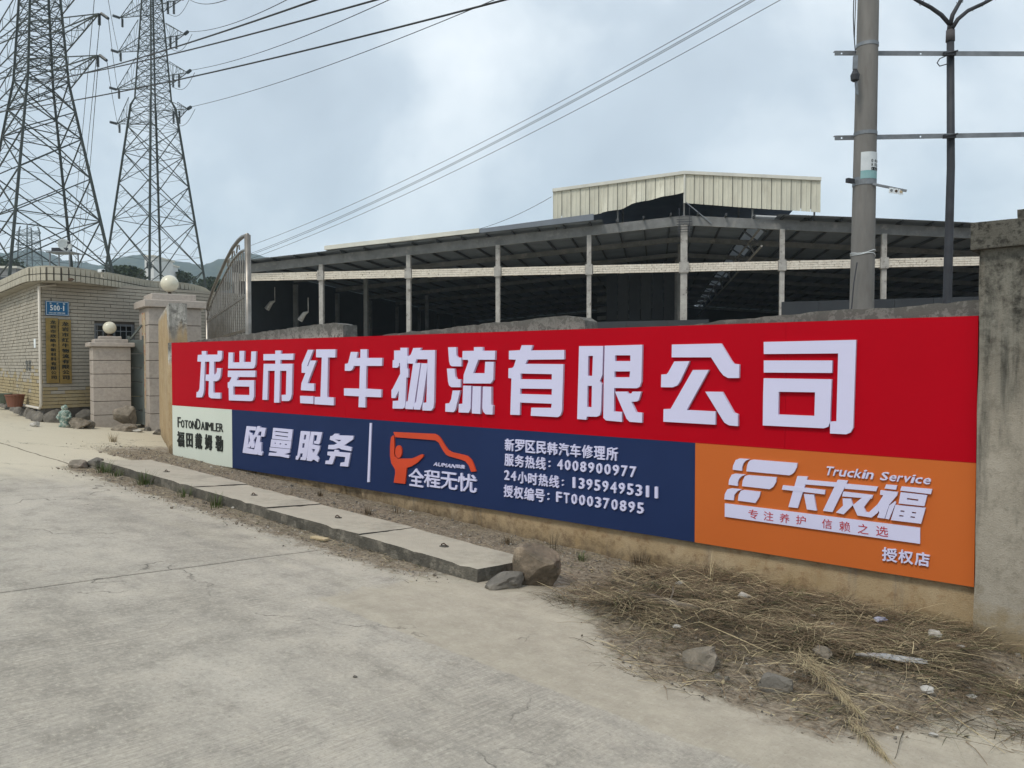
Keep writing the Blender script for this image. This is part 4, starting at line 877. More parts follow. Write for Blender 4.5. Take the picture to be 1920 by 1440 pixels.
# ------------------------------------------------------------------ stone gate pillars
CR = Vector((.82, .572, 0)).normalized(); CF = Vector((CR.y, -CR.x, 0))      # along the front / outward normal
def pillar(corner, w, dep, ztop, rows, lab, gr, capsteps, lampr, zg):
    c = Vector((corner.x, corner.y, 0)) + CR * (w / 2) - CF * (dep / 2)
    rt = root('gate_pillar', lab, 'gate pillar', (c.x, c.y, zg))
    b = B(); b.box(c + Z * ((zg - .2 + ztop) / 2), (w - .03, dep - .03, ztop - zg + .2), (CR, CF, Z)); b.build('core', mortar, rt)
    h = (ztop - zg) / rows
    b = B()
    for i in range(rows):
        b = B(); b.box(c + Z * (zg + h * (i + .5)), (w + R.uniform(-.004, .004), dep + R.uniform(-.004, .004), h - .014), (CR, CF, Z), j=.001)
        bevel(b.build('stone_block', gran, rt), .006, 1)
    z = ztop
    for k, (ov, th) in enumerate(capsteps):
        b = B(); b.box(c + Z * (z + th / 2), (w + ov * 2, dep + ov * 2, th - .002), (CR, CF, Z)); bevel(b.build('cap_step', gran, rt), .012, 1); z += th
    # lamp is a thing of its own
    lp = root('globe_lamp', 'round cream globe lamp on the cap of the %s stone gate pillar' % gr, 'globe lamp', (c.x, c.y, z), 'globe lamps on the gate pillars')
    b = B(); b.lathe((c.x, c.y, z), [(lampr * .45, 0), (lampr * .4, .03), (lampr * .16, .05), (lampr * .2, lampr * .45), (lampr * .5, lampr * .5)], 14); b.build('lamp_base', rustm, lp)
    b = B(); prof = [(max(.001, lampr * math.sin(PI * i / 14)), z + lampr * 1.38 - lampr * math.cos(PI * i / 14) - z) for i in range(15)]
    b.lathe((c.x, c.y, z), prof, 28); b.build('lamp_globe', globe, lp, smooth_=True)
    return rt, c, h
bp_ = P(281, 808, 17.67); sp0 = P(176, 803, 17.5)
big, bc, bh = pillar(bp_, 1.155, 1.2, P(281, 575, 17.6).z, 7, 'tall granite clad gate pillar with stepped cap beside the wing wall', 'tall', [(.10, .17), (-.09, .16)], .205, bp_.z - .02)
sm, smc, sh = pillar(sp0, .78, .62, P(176, 650, 17.5).z, 6, 'short granite clad gate pillar with stepped cap before the guardhouse', 'short', [(.08, .10), (-.04, .08), (-.16, .07)], .145, sp0.z - .02)
# paper couplet on the narrow left face of the tall pillar
lf = Vector((bp_.x, bp_.y, 0)) - CF * .6; b = B(); nl = -CR
b.box(lf + nl * .006 + Z * (bp_.z + 1.62), (.42, .006, 2.25), (CF, nl, Z)); b.build('paper_couplet', pap, big)
# grey sheet gate between the pillars
ga = smc + CR * .40; gb = bc - CR * .58
rt = root('pedestrian_gate', 'narrow grey metal gate with panels between the two stone pillars', 'gate', (ga.x, ga.y, gz(ga.x, ga.y)))
gdir = (gb - ga).normalized(); gl_ = (gb - ga).length; z0 = gz(ga.x, ga.y) + .06
gn = Vector((gdir.y, -gdir.x, 0))
for i in range(6):
    b = B(); b.box(ga + gdir * (gl_ / 2) + Z * (z0 + .17 + i * .335), (gl_ - .06, .03, .32), (gdir, gn, Z)); bevel(b.build('gate_panel', greygate, rt), .01, 1)
for f in (0.02, .98):
    b = B(); b.bar(ga + gdir * gl_ * f + Z * z0, ga + gdir * gl_ * f + Z * (z0 + 2.1), .05, .06); b.build('gate_stile', greygate, rt)
b = B(); b.bar(ga + gdir * .05 + Z * (z0 + 2.03), gb - gdir * .05 + Z * (z0 + 2.35), .04, .04); b.build('sloping_rail', greygate, rt)

# ------------------------------------------------------------------ curved stainless gate leaf
ya, yb = 18.0, 12.85; ga = P(389, 640, ya); gb = P(466, 640, yb)
ga.z = gz(ga.x, ga.y); gb.z = gz(gb.x, gb.y)
gate = root('gate_leaf', 'tall open stainless gate leaf with a swept curved top behind the wall', 'gate', (gb.x, gb.y, gb.z))
def gpt(f, z): return Vector((ga.x + (gb.x - ga.x) * f, ga.y + (gb.y - ga.y) * f, z))
def yf(px):                                        # fraction along the leaf under a pixel column
    r = ray(px, 600); g = Vector((gb.x - ga.x, gb.y - ga.y)); u = r.x / r.y
    return (u * ga.y - ga.x) / (g.x - u * g.y)
tp = []
for px, py in ((386, 592), (392, 566), (401, 540), (412, 516), (425, 488), (438, 464), (450, 449), (458, 443), (464, 442)):
    f = yf(px); tp.append((f, P(px, py, ga.y + (gb.y - ga.y) * f).z))
def ztop_(f, off=0):
    for i in range(len(tp) - 1):
        if f <= tp[i + 1][0]:
            a_, b_ = tp[i], tp[i + 1]; g_2 = max(0, min(1, (f - a_[0]) / (b_[0] - a_[0]))); return a_[1] + (b_[1] - a_[1]) * g_2 - off
    return tp[-1][1] - off
pts_ = [gpt(f / 24, ztop_(f / 24)) for f in range(25)]
b = B(); b.tube(pts_, .034, 8); b.build('top_rail', stainless, gate, smooth_=True)
b = B(); b.tube([gpt(f / 24, ztop_(f / 24, .24)) for f in range(25)], .026, 8); b.build('under_rail', stainless, gate, smooth_=True)
for f, r_ in ((1.0, .052), (.975, .03), (0, .045)):
    b = B(); b.tube([gpt(f, gb.z), gpt(f, ztop_(f) + .0)], r_, 12); b.build('gate_stile', stainless, gate, smooth_=True)
for zl, zr in ((.96 + 1.65, 1.14 + 1.65), (.50 + 1.65, .55 + 1.65), (.25, .25), (-.12, -.12)):
    b = B(); b.bar(gpt(0.01, zl), gpt(.98, zr), .035, .045); b.build('middle_rail', stainless, gate)
for i in range(1, 23):
    f = i / 23; b = B(); b.bar(gpt(f, gb.z + .1), gpt(f, ztop_(f, .25)), .03, .018); b.build('gate_bar', stainless, gate)
for i in range(3):
    f = .62 + .1 * i; z = ztop_(f, .12); b = B(); b.tube([gpt(f - .03, z - .07), gpt(f - .01, z + .05), gpt(f + .02, z + .03), gpt(f + .03, z - .05)], .014, 6); b.build('scroll', stainless, gate)

# ------------------------------------------------------------------ guardhouse
GC = P(82, 790, 17.8); GC.z = 0; DL = Vector((-.66, .75, 0)).normalized(); DR = Vector((.66, .75, 0)).normalized()
NL = Vector((-DL.y, DL.x, 0));  NR = Vector((DR.y, -DR.x, 0))
if NL.dot(-GC) < 0: NL = -NL
zb0 = P(82, 766, 17.8).z; zt0 = CAMZ + 1.90
gh = root('guardhouse', 'low brick-tiled guardhouse with rounded tiled canopy roof left of the gate', 'building', (GC.x, GC.y, zb0 - .45))
LW, RW = 9.0, 5.2
def gwin():
    s0 = yplane(176); s1 = yplane(253); return s0, s1
def rface(px, py):
    q = on(px, py, GC, NR); return (q - GC).dot(DR), q.z
def lface(px, py):
    q = on(px, py, GC, NL); return (q - GC).dot(DL), q.z
ws0, wz1 = rface(176, 606); ws1, _ = rface(252, 606); _, wz0 = rface(200, 655)
# backing walls (right face in pieces round the window)
def slab_on(origin, dv, nv, s0, s1, z0, z1, th, mat, name, par, off=0):
    b = B(); b.box(origin + dv * ((s0 + s1) / 2) - nv * (th / 2 - off) + Z * ((z0 + z1) / 2), (s1 - s0, th, z1 - z0), (dv, nv, Z)); return b.build(name, mat, par)
slab_on(GC, DL, NL, 0, LW, zb0 - .5, zt0, .2, mortar, 'wall', gh)
b = B()
for s0, s1, z0, z1 in ((.0, ws0, zb0 - .5, zt0), (ws1, RW, zb0 - .5, zt0), (ws0, ws1, zb0 - .5, wz0), (ws0, ws1, wz1, zt0)):
    b.box(GC + DR * ((s0 + s1) / 2) - NR * .1 + Z * ((z0 + z1) / 2), (s1 - s0, .2, z1 - z0), (DR, NR, Z))
b.build('wall', mortar, gh)
# split-face brick tiles: real courses, a few thousand small pieces joined
def courses(dv, nv, Lw, skip, name):
    b = B(); ch = .083; z = zb0; r = 0
    while z < zt0 - .02:
        s = -.0 if r % 2 else -.15
        while s < Lw:
            s0, s1 = max(0.0, s), min(Lw, s + .30)
            for a_, b_ in ([(s0, s1)] if not skip or z + ch < wz0 or z > wz1 or s1 < ws0 or s0 > ws1 else [(s0, min(s1, ws0)), (max(s0, ws1), s1)]):
                if b_ - a_ < .02: continue
                th = .028 + R.uniform(-.006, .008)
                yel = zb0 + .72 + .25 * noise.noise(Vector((s * .8, z, 4)))
                b.box(GC + dv * ((a_ + b_) / 2) + nv * (th / 2) + Z * (z + ch / 2 - .004), (b_ - a_ - .004, th, ch - .013), (dv, nv, Z), m=1 if z < yel - .35 + R.uniform(-.28, .28) + (.25 if dv is DL else 0) else 0)
            s += .30
        z += ch; r += 1
    o = b.build(name, [tilew, tiley], gh); o['kind'] = 'stuff'
courses(DL, NL, LW, False, 'brick_courses'); courses(DR, NR, RW, True, 'brick_courses')
# window with frame, dark glass and bars
wf = root  # placeholder name not used further
b = B(); m_ = GC + DR * ((ws0 + ws1) / 2) + Z * ((wz0 + wz1) / 2); ww, wh = ws1 - ws0, wz1 - wz0
for s in (-1, 1):
    b.box(m_ + DR * s * (ww / 2 - .025) - NR * .04, (.05, .06, wh), (DR, NR, Z)); b.box(m_ + Z * s * (wh / 2 - .025) - NR * .04, (ww - .1, .06, .05), (DR, NR, Z))
b.box(m_ - NR * .04, (.04, .05, wh - .1), (DR, NR, Z)); win = b.build('window', galv, gh)
b = B(); b.box(m_ - NR * .07, (ww - .1, .012, wh - .1), (DR, NR, Z)); b.build('pane', M('window_glass', (.02, .025, .028), rough=.08, bump=0, spec=.6), win)
for i in range(7):
    b = B(); q = m_ + DR * (-ww / 2 + ww * (i + .5) / 7) + NR * .01; b.bar(q - Z * wh / 2, q + Z * wh / 2, .014); b.build('window_bar', galv, win)
for f in (-.18, .22):
    b = B(); b.bar(m_ + DR * -ww / 2 + NR * .01 + Z * f * wh, m_ + DR * ww / 2 + NR * .012 + Z * f * wh, .02); b.build('window_bar', galv, win)
# canopy slab with rounded plan
cz0 = CAMZ + 1.84; cz1 = CAMZ + 2.155
def cp(px, py): 
    r = ray(px, py); s = (cz0 - CAMZ) / r.z; return Vector((r.x * s, r.y * s, 0))
pl = [cp(-45, 566.5), cp(0, 550), cp(46, 531.5), cp(62, 528.5), cp(80, 527), cp(100, 527), cp(130, 528.5), cp(170, 533), cp(214, 539), cp(250, 545), cp(284, 550.5)]
e_ = pl[-1]; dlast = (pl[-1] - pl[-2]).normalized()
pl += [P(330, 600, 20.9), P(362, 600, 21.5), P(386, 600, 22.6), P(396, 600, 24.2)]
for q in pl: q.z = 0
# resample smoothly
def catmull(ps, n):
    o = []
    for i in range(len(ps) - 1):
        p0, p1, p2, p3 = ps[max(0, i - 1)], ps[i], ps[i + 1], ps[min(len(ps) - 1, i + 2)]
        for j in range(n):
            t = j / n; o.append(.5 * ((2 * p1) + (p2 - p0) * t + (2 * p0 - 5 * p1 + 4 * p2 - p3) * t * t + (3 * p1 - p0 - 3 * p2 + p3) * t ** 3))
    return o + [ps[-1]]
cpl = catmull(pl, 8)
backp = [pl[-1] + Vector((-1, 4, 0)), Vector((-16, 29, 0)), pl[0] + Vector((-4, 5, 0))]
b = B(); b.prism([[p + Z * cz0 for p in cpl + backp]], Z * (cz1 - cz0 - .02)); b.build('canopy_slab', soff, gh)
b = B(); m_ = len(cpl); vs = [q * .9985 + Z * (cz0 + .004) for q in cpl] + [q * .9985 + Z * (cz1 - .004) for q in cpl]
b.add(vs, [(i, i + 1, m_ + i + 1, m_ + i) for i in range(m_ - 1)]); b.build('fascia_bed', mortar, gh, fix=False)
dist = [0]
for i in range(1, len(cpl)): dist.append(dist[-1] + (cpl[i] - cpl[i - 1]).length)
def along(s):
    for i in range(1, len(cpl)):
        if s <= dist[i]:
            f = (s - dist[i - 1]) / (dist[i] - dist[i - 1]); d = (cpl[i] - cpl[i - 1]).normalized(); return cpl[i - 1].lerp(cpl[i], f), d
    return cpl[-1], (cpl[-1] - cpl[-2]).normalized()
sh_ = bpy.data.meshes.new('tile'); tb = B(); tw, thh = .135, (cz1 - cz0) / 2
tb.box((0, 0, 0), (tw - .024, .03, thh - .020)); proto = tb.build('tile', tilef, org=(0, 0, 0)); proto.parent = gh
ORG[proto] = ORG[gh]; first = True; s = .05; ntile = 0
while s < dist[-1] - .05 and ntile < 296:
    q, d = along(s); nrm = Vector((d.y, -d.x, 0)); 
    if nrm.dot(q) > 0: nrm = -nrm
    for row in range(2):
        o = proto if first else proto.copy()
        if not first: COL.objects.link(o)
        first = False
        c = q + nrm * (.036 + R.uniform(-.002, .003)) + Z * (cz0 + thh * (row + .5)); o.parent = gh
        # local -Y faces outward
        o.location = c - ORG[gh]; o.rotation_euler = (R.uniform(-.01, .01), 0, math.atan2(nrm.y, nrm.x) + PI / 2 + R.uniform(-.015, .015)); ntile += 1
    s += tw
b = B(); b.prism([[p + Z * (cz1 + .0) for p in cpl + backp]], Z * .03); b.build('roof_coping', tilef, gh)
b = B(); b.tube([q + (lambda n_: n_ if n_.dot(q) < 0 else -n_)(Vector((along(dist[min(i, len(dist) - 1)])[1].y, -along(dist[min(i, len(dist) - 1)])[1].x, 0))) * .03 + Z * (cz0 + thh) for i, q in enumerate(cpl)], .007, 5); b.build('fascia_cable', dksteel, gh)
# plinth of rough stones under both faces
for dv, nv, Lw in ((DL, NL, 6.0), (DR, NR, 4.0)):
    s = -.1
    while s < Lw:
        w_ = R.uniform(.5, .95); b = B(); c = GC + dv * (s + w_ / 2) + nv * .07 + Z * (zb0 - .27); b.rock(c, (w_ * .55, .17, .30), R.random() * 50, 2, rough=.35)
        a_ = math.atan2(dv.y, dv.x); c0 = Vector((c.x, c.y, 0)); cs, sn = math.cos(a_), math.sin(a_)
        b.v = [((x - c.x) * cs - (y - c.y) * sn + c.x, (x - c.x) * sn + (y - c.y) * cs + c.y, min(z, zb0 - .01)) for x, y, z in b.v]
        b.build('plinth_stone', stone, gh); s += w_ * .93
# drain pipe down the corner and along the plinth
qc = GC + (NL + NR).normalized() * .09
b = B(); b.tube([qc + DR * .35 + NR * .0 + Z * (cz0 - .03), qc + Z * (cz0 - .10), qc + Z * (zb0 + .10), qc + DL * .06 + NL * .02 + Z * (zb0 + .01), qc + DL * 2.2 + NL * .03 + Z * (zb0 - .0), qc + DL * 5 + NL * .05 + Z * (zb0 - .02)], .03, 10); tag(b.build('drain_pipe', pvc, smooth_=True), 'white plastic drain pipe down the guardhouse corner and along its plinth', 'drain pipe')
# number sign and two brass plaques
def face_box(s0, s1, z0, z1, th, mat, name, par, off=.045, org=GC, dv=DR, nv=NR):
    b = B(); b.box(org + dv * ((s0 + s1) / 2) + nv * (off + th / 2) + Z * ((z0 + z1) / 2), (s1 - s0, th, z1 - z0), (dv, nv, Z)); return b.build(name, mat, par)
s0, z1 = rface(83.5, 564); s1, _ = rface(128, 592); _, z0 = rface(84, 591); s0 = max(s0, .02)
ns = root('house_number_sign', 'blue enamel house number sign reading 500-1 on the guardhouse', 'sign', GC + DR * s0 + NR * .045 + Z * z0)
face_box(s0, s1, z0, z1, .012, blue, 'plate', ns); w_ = s1 - s0; h_ = z1 - z0
for a_, b_, c_, d_ in ((0.03, .97, .94, .965), (0.03, .97, .04, .065), (.03, .045, .065, .94), (.955, .97, .065, .94)):
    face_box(s0 + w_ * a_, s0 + w_ * b_, z0 + h_ * c_, z0 + h_ * d_, .002, signw, 'border_line', ns, .057)
def rtext(ch, a, b_, c, d, mat, par, off=.057, bold=.02, S=None, n=.003):
    s0_, w2, z0_, h2 = S; letter(ch, GC + DR * (s0_ + w2 * a) + NR * off + Z * (z0_ + h2 * c), DR * (w2 * (b_ - a)), Z * (h2 * (d - c)), NR * n, mat, par, bold)
S = (s0, w_, z0, h_)
for ch, a_, b_ in (('5', .19, .31), ('0', .34, .46), ('0', .48, .60), ('-', .635, .69), ('1', .74, .79)): rtext(ch, a_, b_, .34 if ch != '-' else .5, .72 if ch != '-' else .53, signw, ns, S=S, bold=.03)
for ch, a_ in (('东', .17), ('大', .46), ('路', .74)): rtext(ch, a_, a_ + .09, .78, .90, signw, ns, S=S)
for i in range(6): rtext('龙岩市公安局'[i], .13 + i * .055, .175 + i * .055, .13, .23, signw, ns, S=S)
for i in range(6): rtext('新罗区门牌制'[i], .50 + i * .055, .545 + i * .055, .13, .23, signw, ns, S=S)
def plaque(x0, x1, y0, y1, txt, lab, fx0, fx1, sm=1.0):
    s0, z1 = rface(x0, y0); s1, _ = rface(x1, y0); _, z0 = rface(x0, y1); s0 = max(s0, .03)
    pq = root('company_plaque', lab, 'plaque', GC + DR * s0 + NR * .045 + Z * z0, 'vertical brass company plaques on the guardhouse')
    bevel(face_box(s0, s1, z0, z1, .03, gold, 'plate', pq), .006, 1); w2, h2 = s1 - s0, z1 - z0; n = len(txt); step = .92 / n
    for i, ch in enumerate(txt):
        top_ = .965 - i * step; rtext(ch, fx0, fx1, top_ - step * .78, top_, black, pq, .0755, .06, (s0, w2, z0, h2), .003)
plaque(83.7, 107, 596, 718.5, '龙岩市欣皓丰新材料有限公司', 'left brass plaque with thirteen vertical black characters, beside the drain pipe', .33, .80)
plaque(108.5, 131, 599, 719.5, '龙岩市红牛物流有限公司', 'right brass plaque with eleven larger vertical black characters', .2, .80)
# posters / stencils on left face
for x0, x1, y0, y1, mat, lab in ((66.5, 70, 635, 652, signw, 'narrow white paper strip stuck on the guardhouse side wall'),):
    s0_, z1_ = lface(x1, y0); s1_, _ = lface(x0, y0); _, z0_ = lface(x1, y1); tag(face_box(s0_, s1_, z0_, z1_, .002, mat, 'paper_strip', None, .036, GC, DL, NL), lab, 'paper strip')
s0_, z1_ = lface(62, 674); s1_, _ = lface(51, 674); _, z0_ = lface(62, 695)
st = root('stencilled_phone_number', 'dark stencilled lettering smudged on the guardhouse side wall', 'stencil', GC + DL * s0_ + NL * .04 + Z * z0_)
for i, ch in enumerate('电话制证'):
    a_, b_ = divmod(i, 2); letter(ch, GC + DL * (s1_ - (s1_ - s0_) * (a_ * .5)) + NL * .037 + Z * (z0_ + (z1_ - z0_) * (.5 - .5 * b_)), -DL * ((s1_ - s0_) * .42), Z * ((z1_ - z0_) * .45), NL * .002, M('stencil_grey', (.10, .11, .11), bump=0) if i == 0 else bpy.data.materials['stencil_grey'], st, .02)
# soffit lamp and camera
q = P(134, 528, 17.25); b = B(); b.lathe((q.x, q.y, cz0 - .0), [(.13, 0), (.12, -.03), (.05, -.07), (.001, -.075)], 14); q2 = P(134, 524, 17.2); b = B(); b.rock((q2.x, q2.y, q2.z), (.085, .06, .04), 3, 2, rough=.2); tag(b.build('bulkhead_lamp', rustm), 'dark bulkhead lamp under the rounded canopy edge', 'lamp')
q = P(190, 508, 18.2); cmr = root('security_camera', 'white box security camera on the canopy edge of the guardhouse', 'camera', q)
b = B(); b.box(q, (.17, .10, .075), (Vector((.8, -.6, 0)), Vector((.6, .8, 0)), Z)); bevel(b.build('camera_body', signw, cmr), .01, 2)
b = B(); b.lathe(q + Vector((.07, -.052, -.002)), [(.03, 0), (.03, .03), (.001, .03)], 12, axis=(.8, -.6, 0)); b.build('lens', black, cmr)
b = B(); b.tube([q - Z * .04, q + Vector((0, .02, -.14)), q + Vector((.02, .08, -.16))], .014, 8); b.build('camera_bracket', pvc, cmr)
# pots, figurine
for px, py, w_, h_, mat, lab, nm in ((27, 762, .24, .26, potg, 'grey-green tub planter on the guardhouse plinth', 'tub_planter'), (55, 762, .21, .30, potr, 'terracotta flower pot next to the grey-green tub', 'flower_pot')):
    s0_, z_ = lface(px, py); c = GC + DL * s0_ + NL * .30; c.z = zb0 - .02; b = B()
    b.lathe(c, [(w_ * .75, 0), (w_, h_ * .9), (w_ * 1.06, h_ * .9), (w_ * 1.06, h_), (w_ * .9, h_), (w_ * .85, h_ * .85), (.001, h_ * .84)], 18); tag(b.build(nm, mat, smooth_=False), lab, 'planter')
q = hit(122, 801); fg = root('stone_figurine', 'small pale turquoise glazed figurine standing by the guardhouse plinth', 'figurine', q)
b = B(); b.lathe(q, [(.10, 0), (.13, .03), (.10, .08), (.12, .18), (.10, .27), (.12, .33), (.06, .38), (.001, .39)], 16)
b.v = [(x + .02 * noise.noise(Vector((x * 12, y * 12, z * 12))), y + .02 * noise.noise(Vector((x * 12 + 9, y * 12, z * 12))), z) for x, y, z in b.v]; b.build('body', teal, fg, smooth_=True)
b = B(); b.rock(q + Z * .43, (.075, .07, .08), 3, 2, rough=.3); b.build('head', teal, fg, smooth_=True)
for s in (-1, 1):
    b = B(); b.tube([q + Vector((s * .10, 0, .30)), q + Vector((s * .14, -.04, .22)), q + Vector((s * .07, -.11, .19))], [.035, .032, .028], 8); b.build('arm', teal, fg, smooth_=True)
# things on the roof: satellite dish on a stand
q = P(122, 492, 22.5); q.z = cz1
ds = root('satellite_dish', 'white satellite dish on a steel stand above the guardhouse roof', 'satellite dish', q)
dc = P(120, 461, 22.5); ax = Vector((.75, -.55, .35)).normalized()
b = B(); b.lathe(dc, [(.001, 0), (.08, .006), (.15, .025), (.20, .05), (.20, .058), (.15, .033), (.08, .014), (.001, .008)], 22, axis=ax)
b.build('dish', M('dish_white', (.6, .62, .6), (.45, .47, .45), scale=6), ds, smooth_=True)
b = B(); b.tube([dc - Z * .19 + ax * .02, dc + ax * .30 - Z * .06], .012, 6); b.build('feed_arm', galv, ds)
b = B(); b.box(dc + ax * .32 - Z * .05, (.06, .06, .06)); b.build('feed_horn', dksteel, ds)
b = B(); b.box(dc + Vector((-.12, .1, -.13)), (.44, .3, .14)); b.build('motor_box', dksteel, ds)
tz = dc.z - .22
for sx in (-1, 1):
    for sy in (-1, 1):
        b = B(); b.bar((dc.x + sx * .3, dc.y + sy * .25, q.z - .1), (dc.x + sx * .28, dc.y + sy * .22, tz), .03); b.build('leg', galv, ds)
b = B(); b.box((dc.x, dc.y, tz + .012), (.75, .55, .025)); b.build('stand_top', galv, ds)

# ------------------------------------------------------------------ open steel shed
SO = Vector((10.45, 47, 0)); SE = Vector((.983, -.183, 0)).normalized(); SD = Vector((.183, .983, 0)).normalized()
def sp3(s, d, z): return SO + SE * s + SD * d + Z * z
def sxz(px, py, d=0):
    q = on(px, py, SO + SD * d, -SD); return (q - SO).dot(SE), q.z
shed = root('open_shed', 'large dark open-sided steel shed with brick band, posts and raised ridge monitor', 'building', sp3(0, 0, -1.2))
RZ, SL = CAMZ + 8.95, .079
def rz(s): return RZ - SL * abs(s)
XL, XR, DEPTH = -29.9, 37.0, 74
xs_ = [-29.6, -23.5, -17.45, -11.53, -5.75, 0, 5.70, 11.35, 17.0, 22.7, 28.4, 34.2]
GZ = -1.3
zb1 = sxz(1281, 494)[1]; zb2 = sxz(1281, 510)[1]
for s in xs_:
    w_ = .40 if s == 0 else .27
    b = B(); b.bar(sp3(s, 0, GZ), sp3(s, 0, rz(s) - .58), w_, w_, upv=SD); o = b.build('post', postm, shed)
    b = B(); b.box(sp3(s, -.02, (zb1 + zb2) / 2), (w_ + .16, w_ + .16, zb1 - zb2 + .12), (SE, SD, Z)); b.build('bracket_block', postm, o)
# brick band between posts, each course of bricks real but tiny: joined per bay
for i in range(len(xs_) - 1):
    a_, c_ = xs_[i] + .23, xs_[i + 1] - .23; b = B(); rows = 4; hh = (zb1 - zb2) / rows
    for r in range(rows):
        s = a_ + (0 if r % 2 else -.15)
        while s < c_:
            s0_, s1_ = max(a_, s), min(c_, s + .30)
            if s1_ - s0_ > .03: b.box(sp3((s0_ + s1_) / 2, -R.uniform(.0, .02), zb2 + hh * (r + .5)), (s1_ - s0_ - R.uniform(.006, .02), .24, hh - R.uniform(.008, .022)), (SE, SD, Z))
            s += .30
    o = b.build('brick_band', brickp, shed); o['kind'] = 'stuff'
    b = B(); b.box(sp3((a_ + c_) / 2, .03, (zb1 + zb2) / 2), (c_ - a_, .2, zb1 - zb2 - .01), (SE, SD, Z)); b.build('band_core', mortar, shed)
# rafters
def rafter(d, h, par, mat, name='rafter', w=.22):
    for x0, x1 in ((XL + .5, 0), (0, XR - .5)):
        b = B(); p = [sp3(x0, d, rz(x0) - .04), sp3(x1, d, rz(x1) - .04), sp3(x1, d, rz(x1) - .04 - h), sp3(x0, d, rz(x0) - .04 - h)]; b.prism([[q - SD * (w / 2) for q in p]], SD * w); b.build(name, mat, par)
for i in range(10): rafter(i * 8.0, .58 if i == 0 else .34, shed, rafm)
# interior posts
for i in range(1, 10):
    for s in (-29.3, -23.5, 0, 34.2) if i in (1, 3) else (-29.3, 0, 34.2):
        b = B(); b.bar(sp3(s, i * 8, GZ), sp3(s, i * 8, rz(s) - .55), .3, .3, upv=SD); b.build('inner_post', rafm, shed)
# purlins
for side, end in ((-1, XL), (1, XR)):
    s = side * .8
    while abs(s) < abs(end):
        b = B(); b.bar(sp3(s, -.7, rz(s) + .03), sp3(s, DEPTH, rz(s) + .03), .09, .15, upv=Z); b.build('purlin', purl, shed); s += side * 1.62
# roof sheets: corrugated underside, with a translucent strip on the right slope
def corr(s0, s1, d0, d1, zoff, mat, name, par, pitch=.33, amp=.028, edgej=0.0):
    # ribs run down the slope (along SE); profile across depth
    b = B(); n = int((d1 - d0) / (pitch / 2)); vs = []
    k_ = 8; ss = [s0 + (s1 - s0) * i / k_ for i in range(k_ + 1)]
    for i in range(n + 1):
        d = d0 + (d1 - d0) * i / n
        for s in ss:
            vs.append(sp3(s, d + (edgej * noise.noise(Vector((s * .5, 0, 0))) if i == 0 else 0), rz(s) + zoff + (amp if i % 2 else 0)))
    k = k_ + 1; fs = [(i * k + j, i * k + j + 1, (i + 1) * k + j + 1, (i + 1) * k + j) for i in range(n) for j in range(k_)]
    b.add(vs, fs); return b.build(name, mat, par, fix=False)
corr(XL, -4.9, -.9, DEPTH, .12, roofm, 'roof_sheet', shed, edgej=.35); corr(-4.9, 4.0, 1.6, DEPTH, .12, roofm, 'roof_sheet', shed)
corr(4.0, 5.35, -.4, DEPTH, .12, skyl, 'skylight_strip', shed); corr(5.35, XR, -.9, DEPTH, .12, roofm, 'roof_sheet', shed, edgej=.5)
# back and side walls
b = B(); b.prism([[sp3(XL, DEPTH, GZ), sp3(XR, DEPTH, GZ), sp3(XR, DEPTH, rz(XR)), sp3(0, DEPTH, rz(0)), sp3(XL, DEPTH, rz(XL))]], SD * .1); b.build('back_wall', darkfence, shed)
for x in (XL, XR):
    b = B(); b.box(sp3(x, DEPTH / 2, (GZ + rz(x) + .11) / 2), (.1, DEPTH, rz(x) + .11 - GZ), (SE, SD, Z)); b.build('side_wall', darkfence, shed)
# pale verge flashing on the left slope, grey one near the monitor
def verge(x0, x1, z0, z1, mat, name, d=-1.0, tap=0):
    b = B(); b.prism([[sp3(x0, d, rz(x0) + z0), sp3(x1, d, rz(x1) + z0), sp3(x1, d, rz(x1) + z1), sp3(x0, d, rz(x0) + z1 - tap)]], SD * .5); b.build(name, mat, shed)
verge(sxz(620, 480)[0], sxz(905, 440)[0], .18, .44, trim, 'verge_flashing'); verge(sxz(906, 440)[0], sxz(1115, 420)[0], .14, .52, roofm, 'verge_flashing', tap=.12)
# ridge monitor: frame, roof and hanging cream sheets
MR, MS = sxz(1287, 322)[1], .093
def mz(s): return MR - MS * abs(s)
mx0, mx1 = sxz(1037, 380)[0], sxz(1538, 360)[0]
for x0, x1 in ((mx0, 0), (0, mx1)):
    b = B(); b.prism([[sp3(x0, .25, mz(x0) - .10), sp3(x1, .25, mz(x1) - .10), sp3(x1, .25, mz(x1) - .02), sp3(x0, .25, mz(x0) - .02)]], SD * (DEPTH - 1)); b.build('monitor_roof', roofm, shed)
    b = B(); b.prism([[sp3(x0, -.30, mz(x0) - .19), sp3(x1, -.30, mz(x1) - .19), sp3(x1, -.30, mz(x1)), sp3(x0, -.30, mz(x0))]], SD * .5); b.build('monitor_trim', trim, shed)
lowL = [sxz(*q) for q in ((1037, 412), (1075, 408), (1112, 404), (1165, 393.5), (1185, 385), (1206, 379), (1250, 370), (1286.5, 362))]
lowR = [sxz(*q) for q in ((1287.5, 382), (1340, 386), (1390, 390), (1450, 394), (1499, 396.5), (1538, 399.5))]
def zlow(s, T_):
    for i in range(len(T_) - 1):
        if s <= T_[i + 1][0]: f = max(0, (s - T_[i][0]) / (T_[i + 1][0] - T_[i][0])); return T_[i][1] + (T_[i + 1][1] - T_[i][1]) * f
    return T_[-1][1]
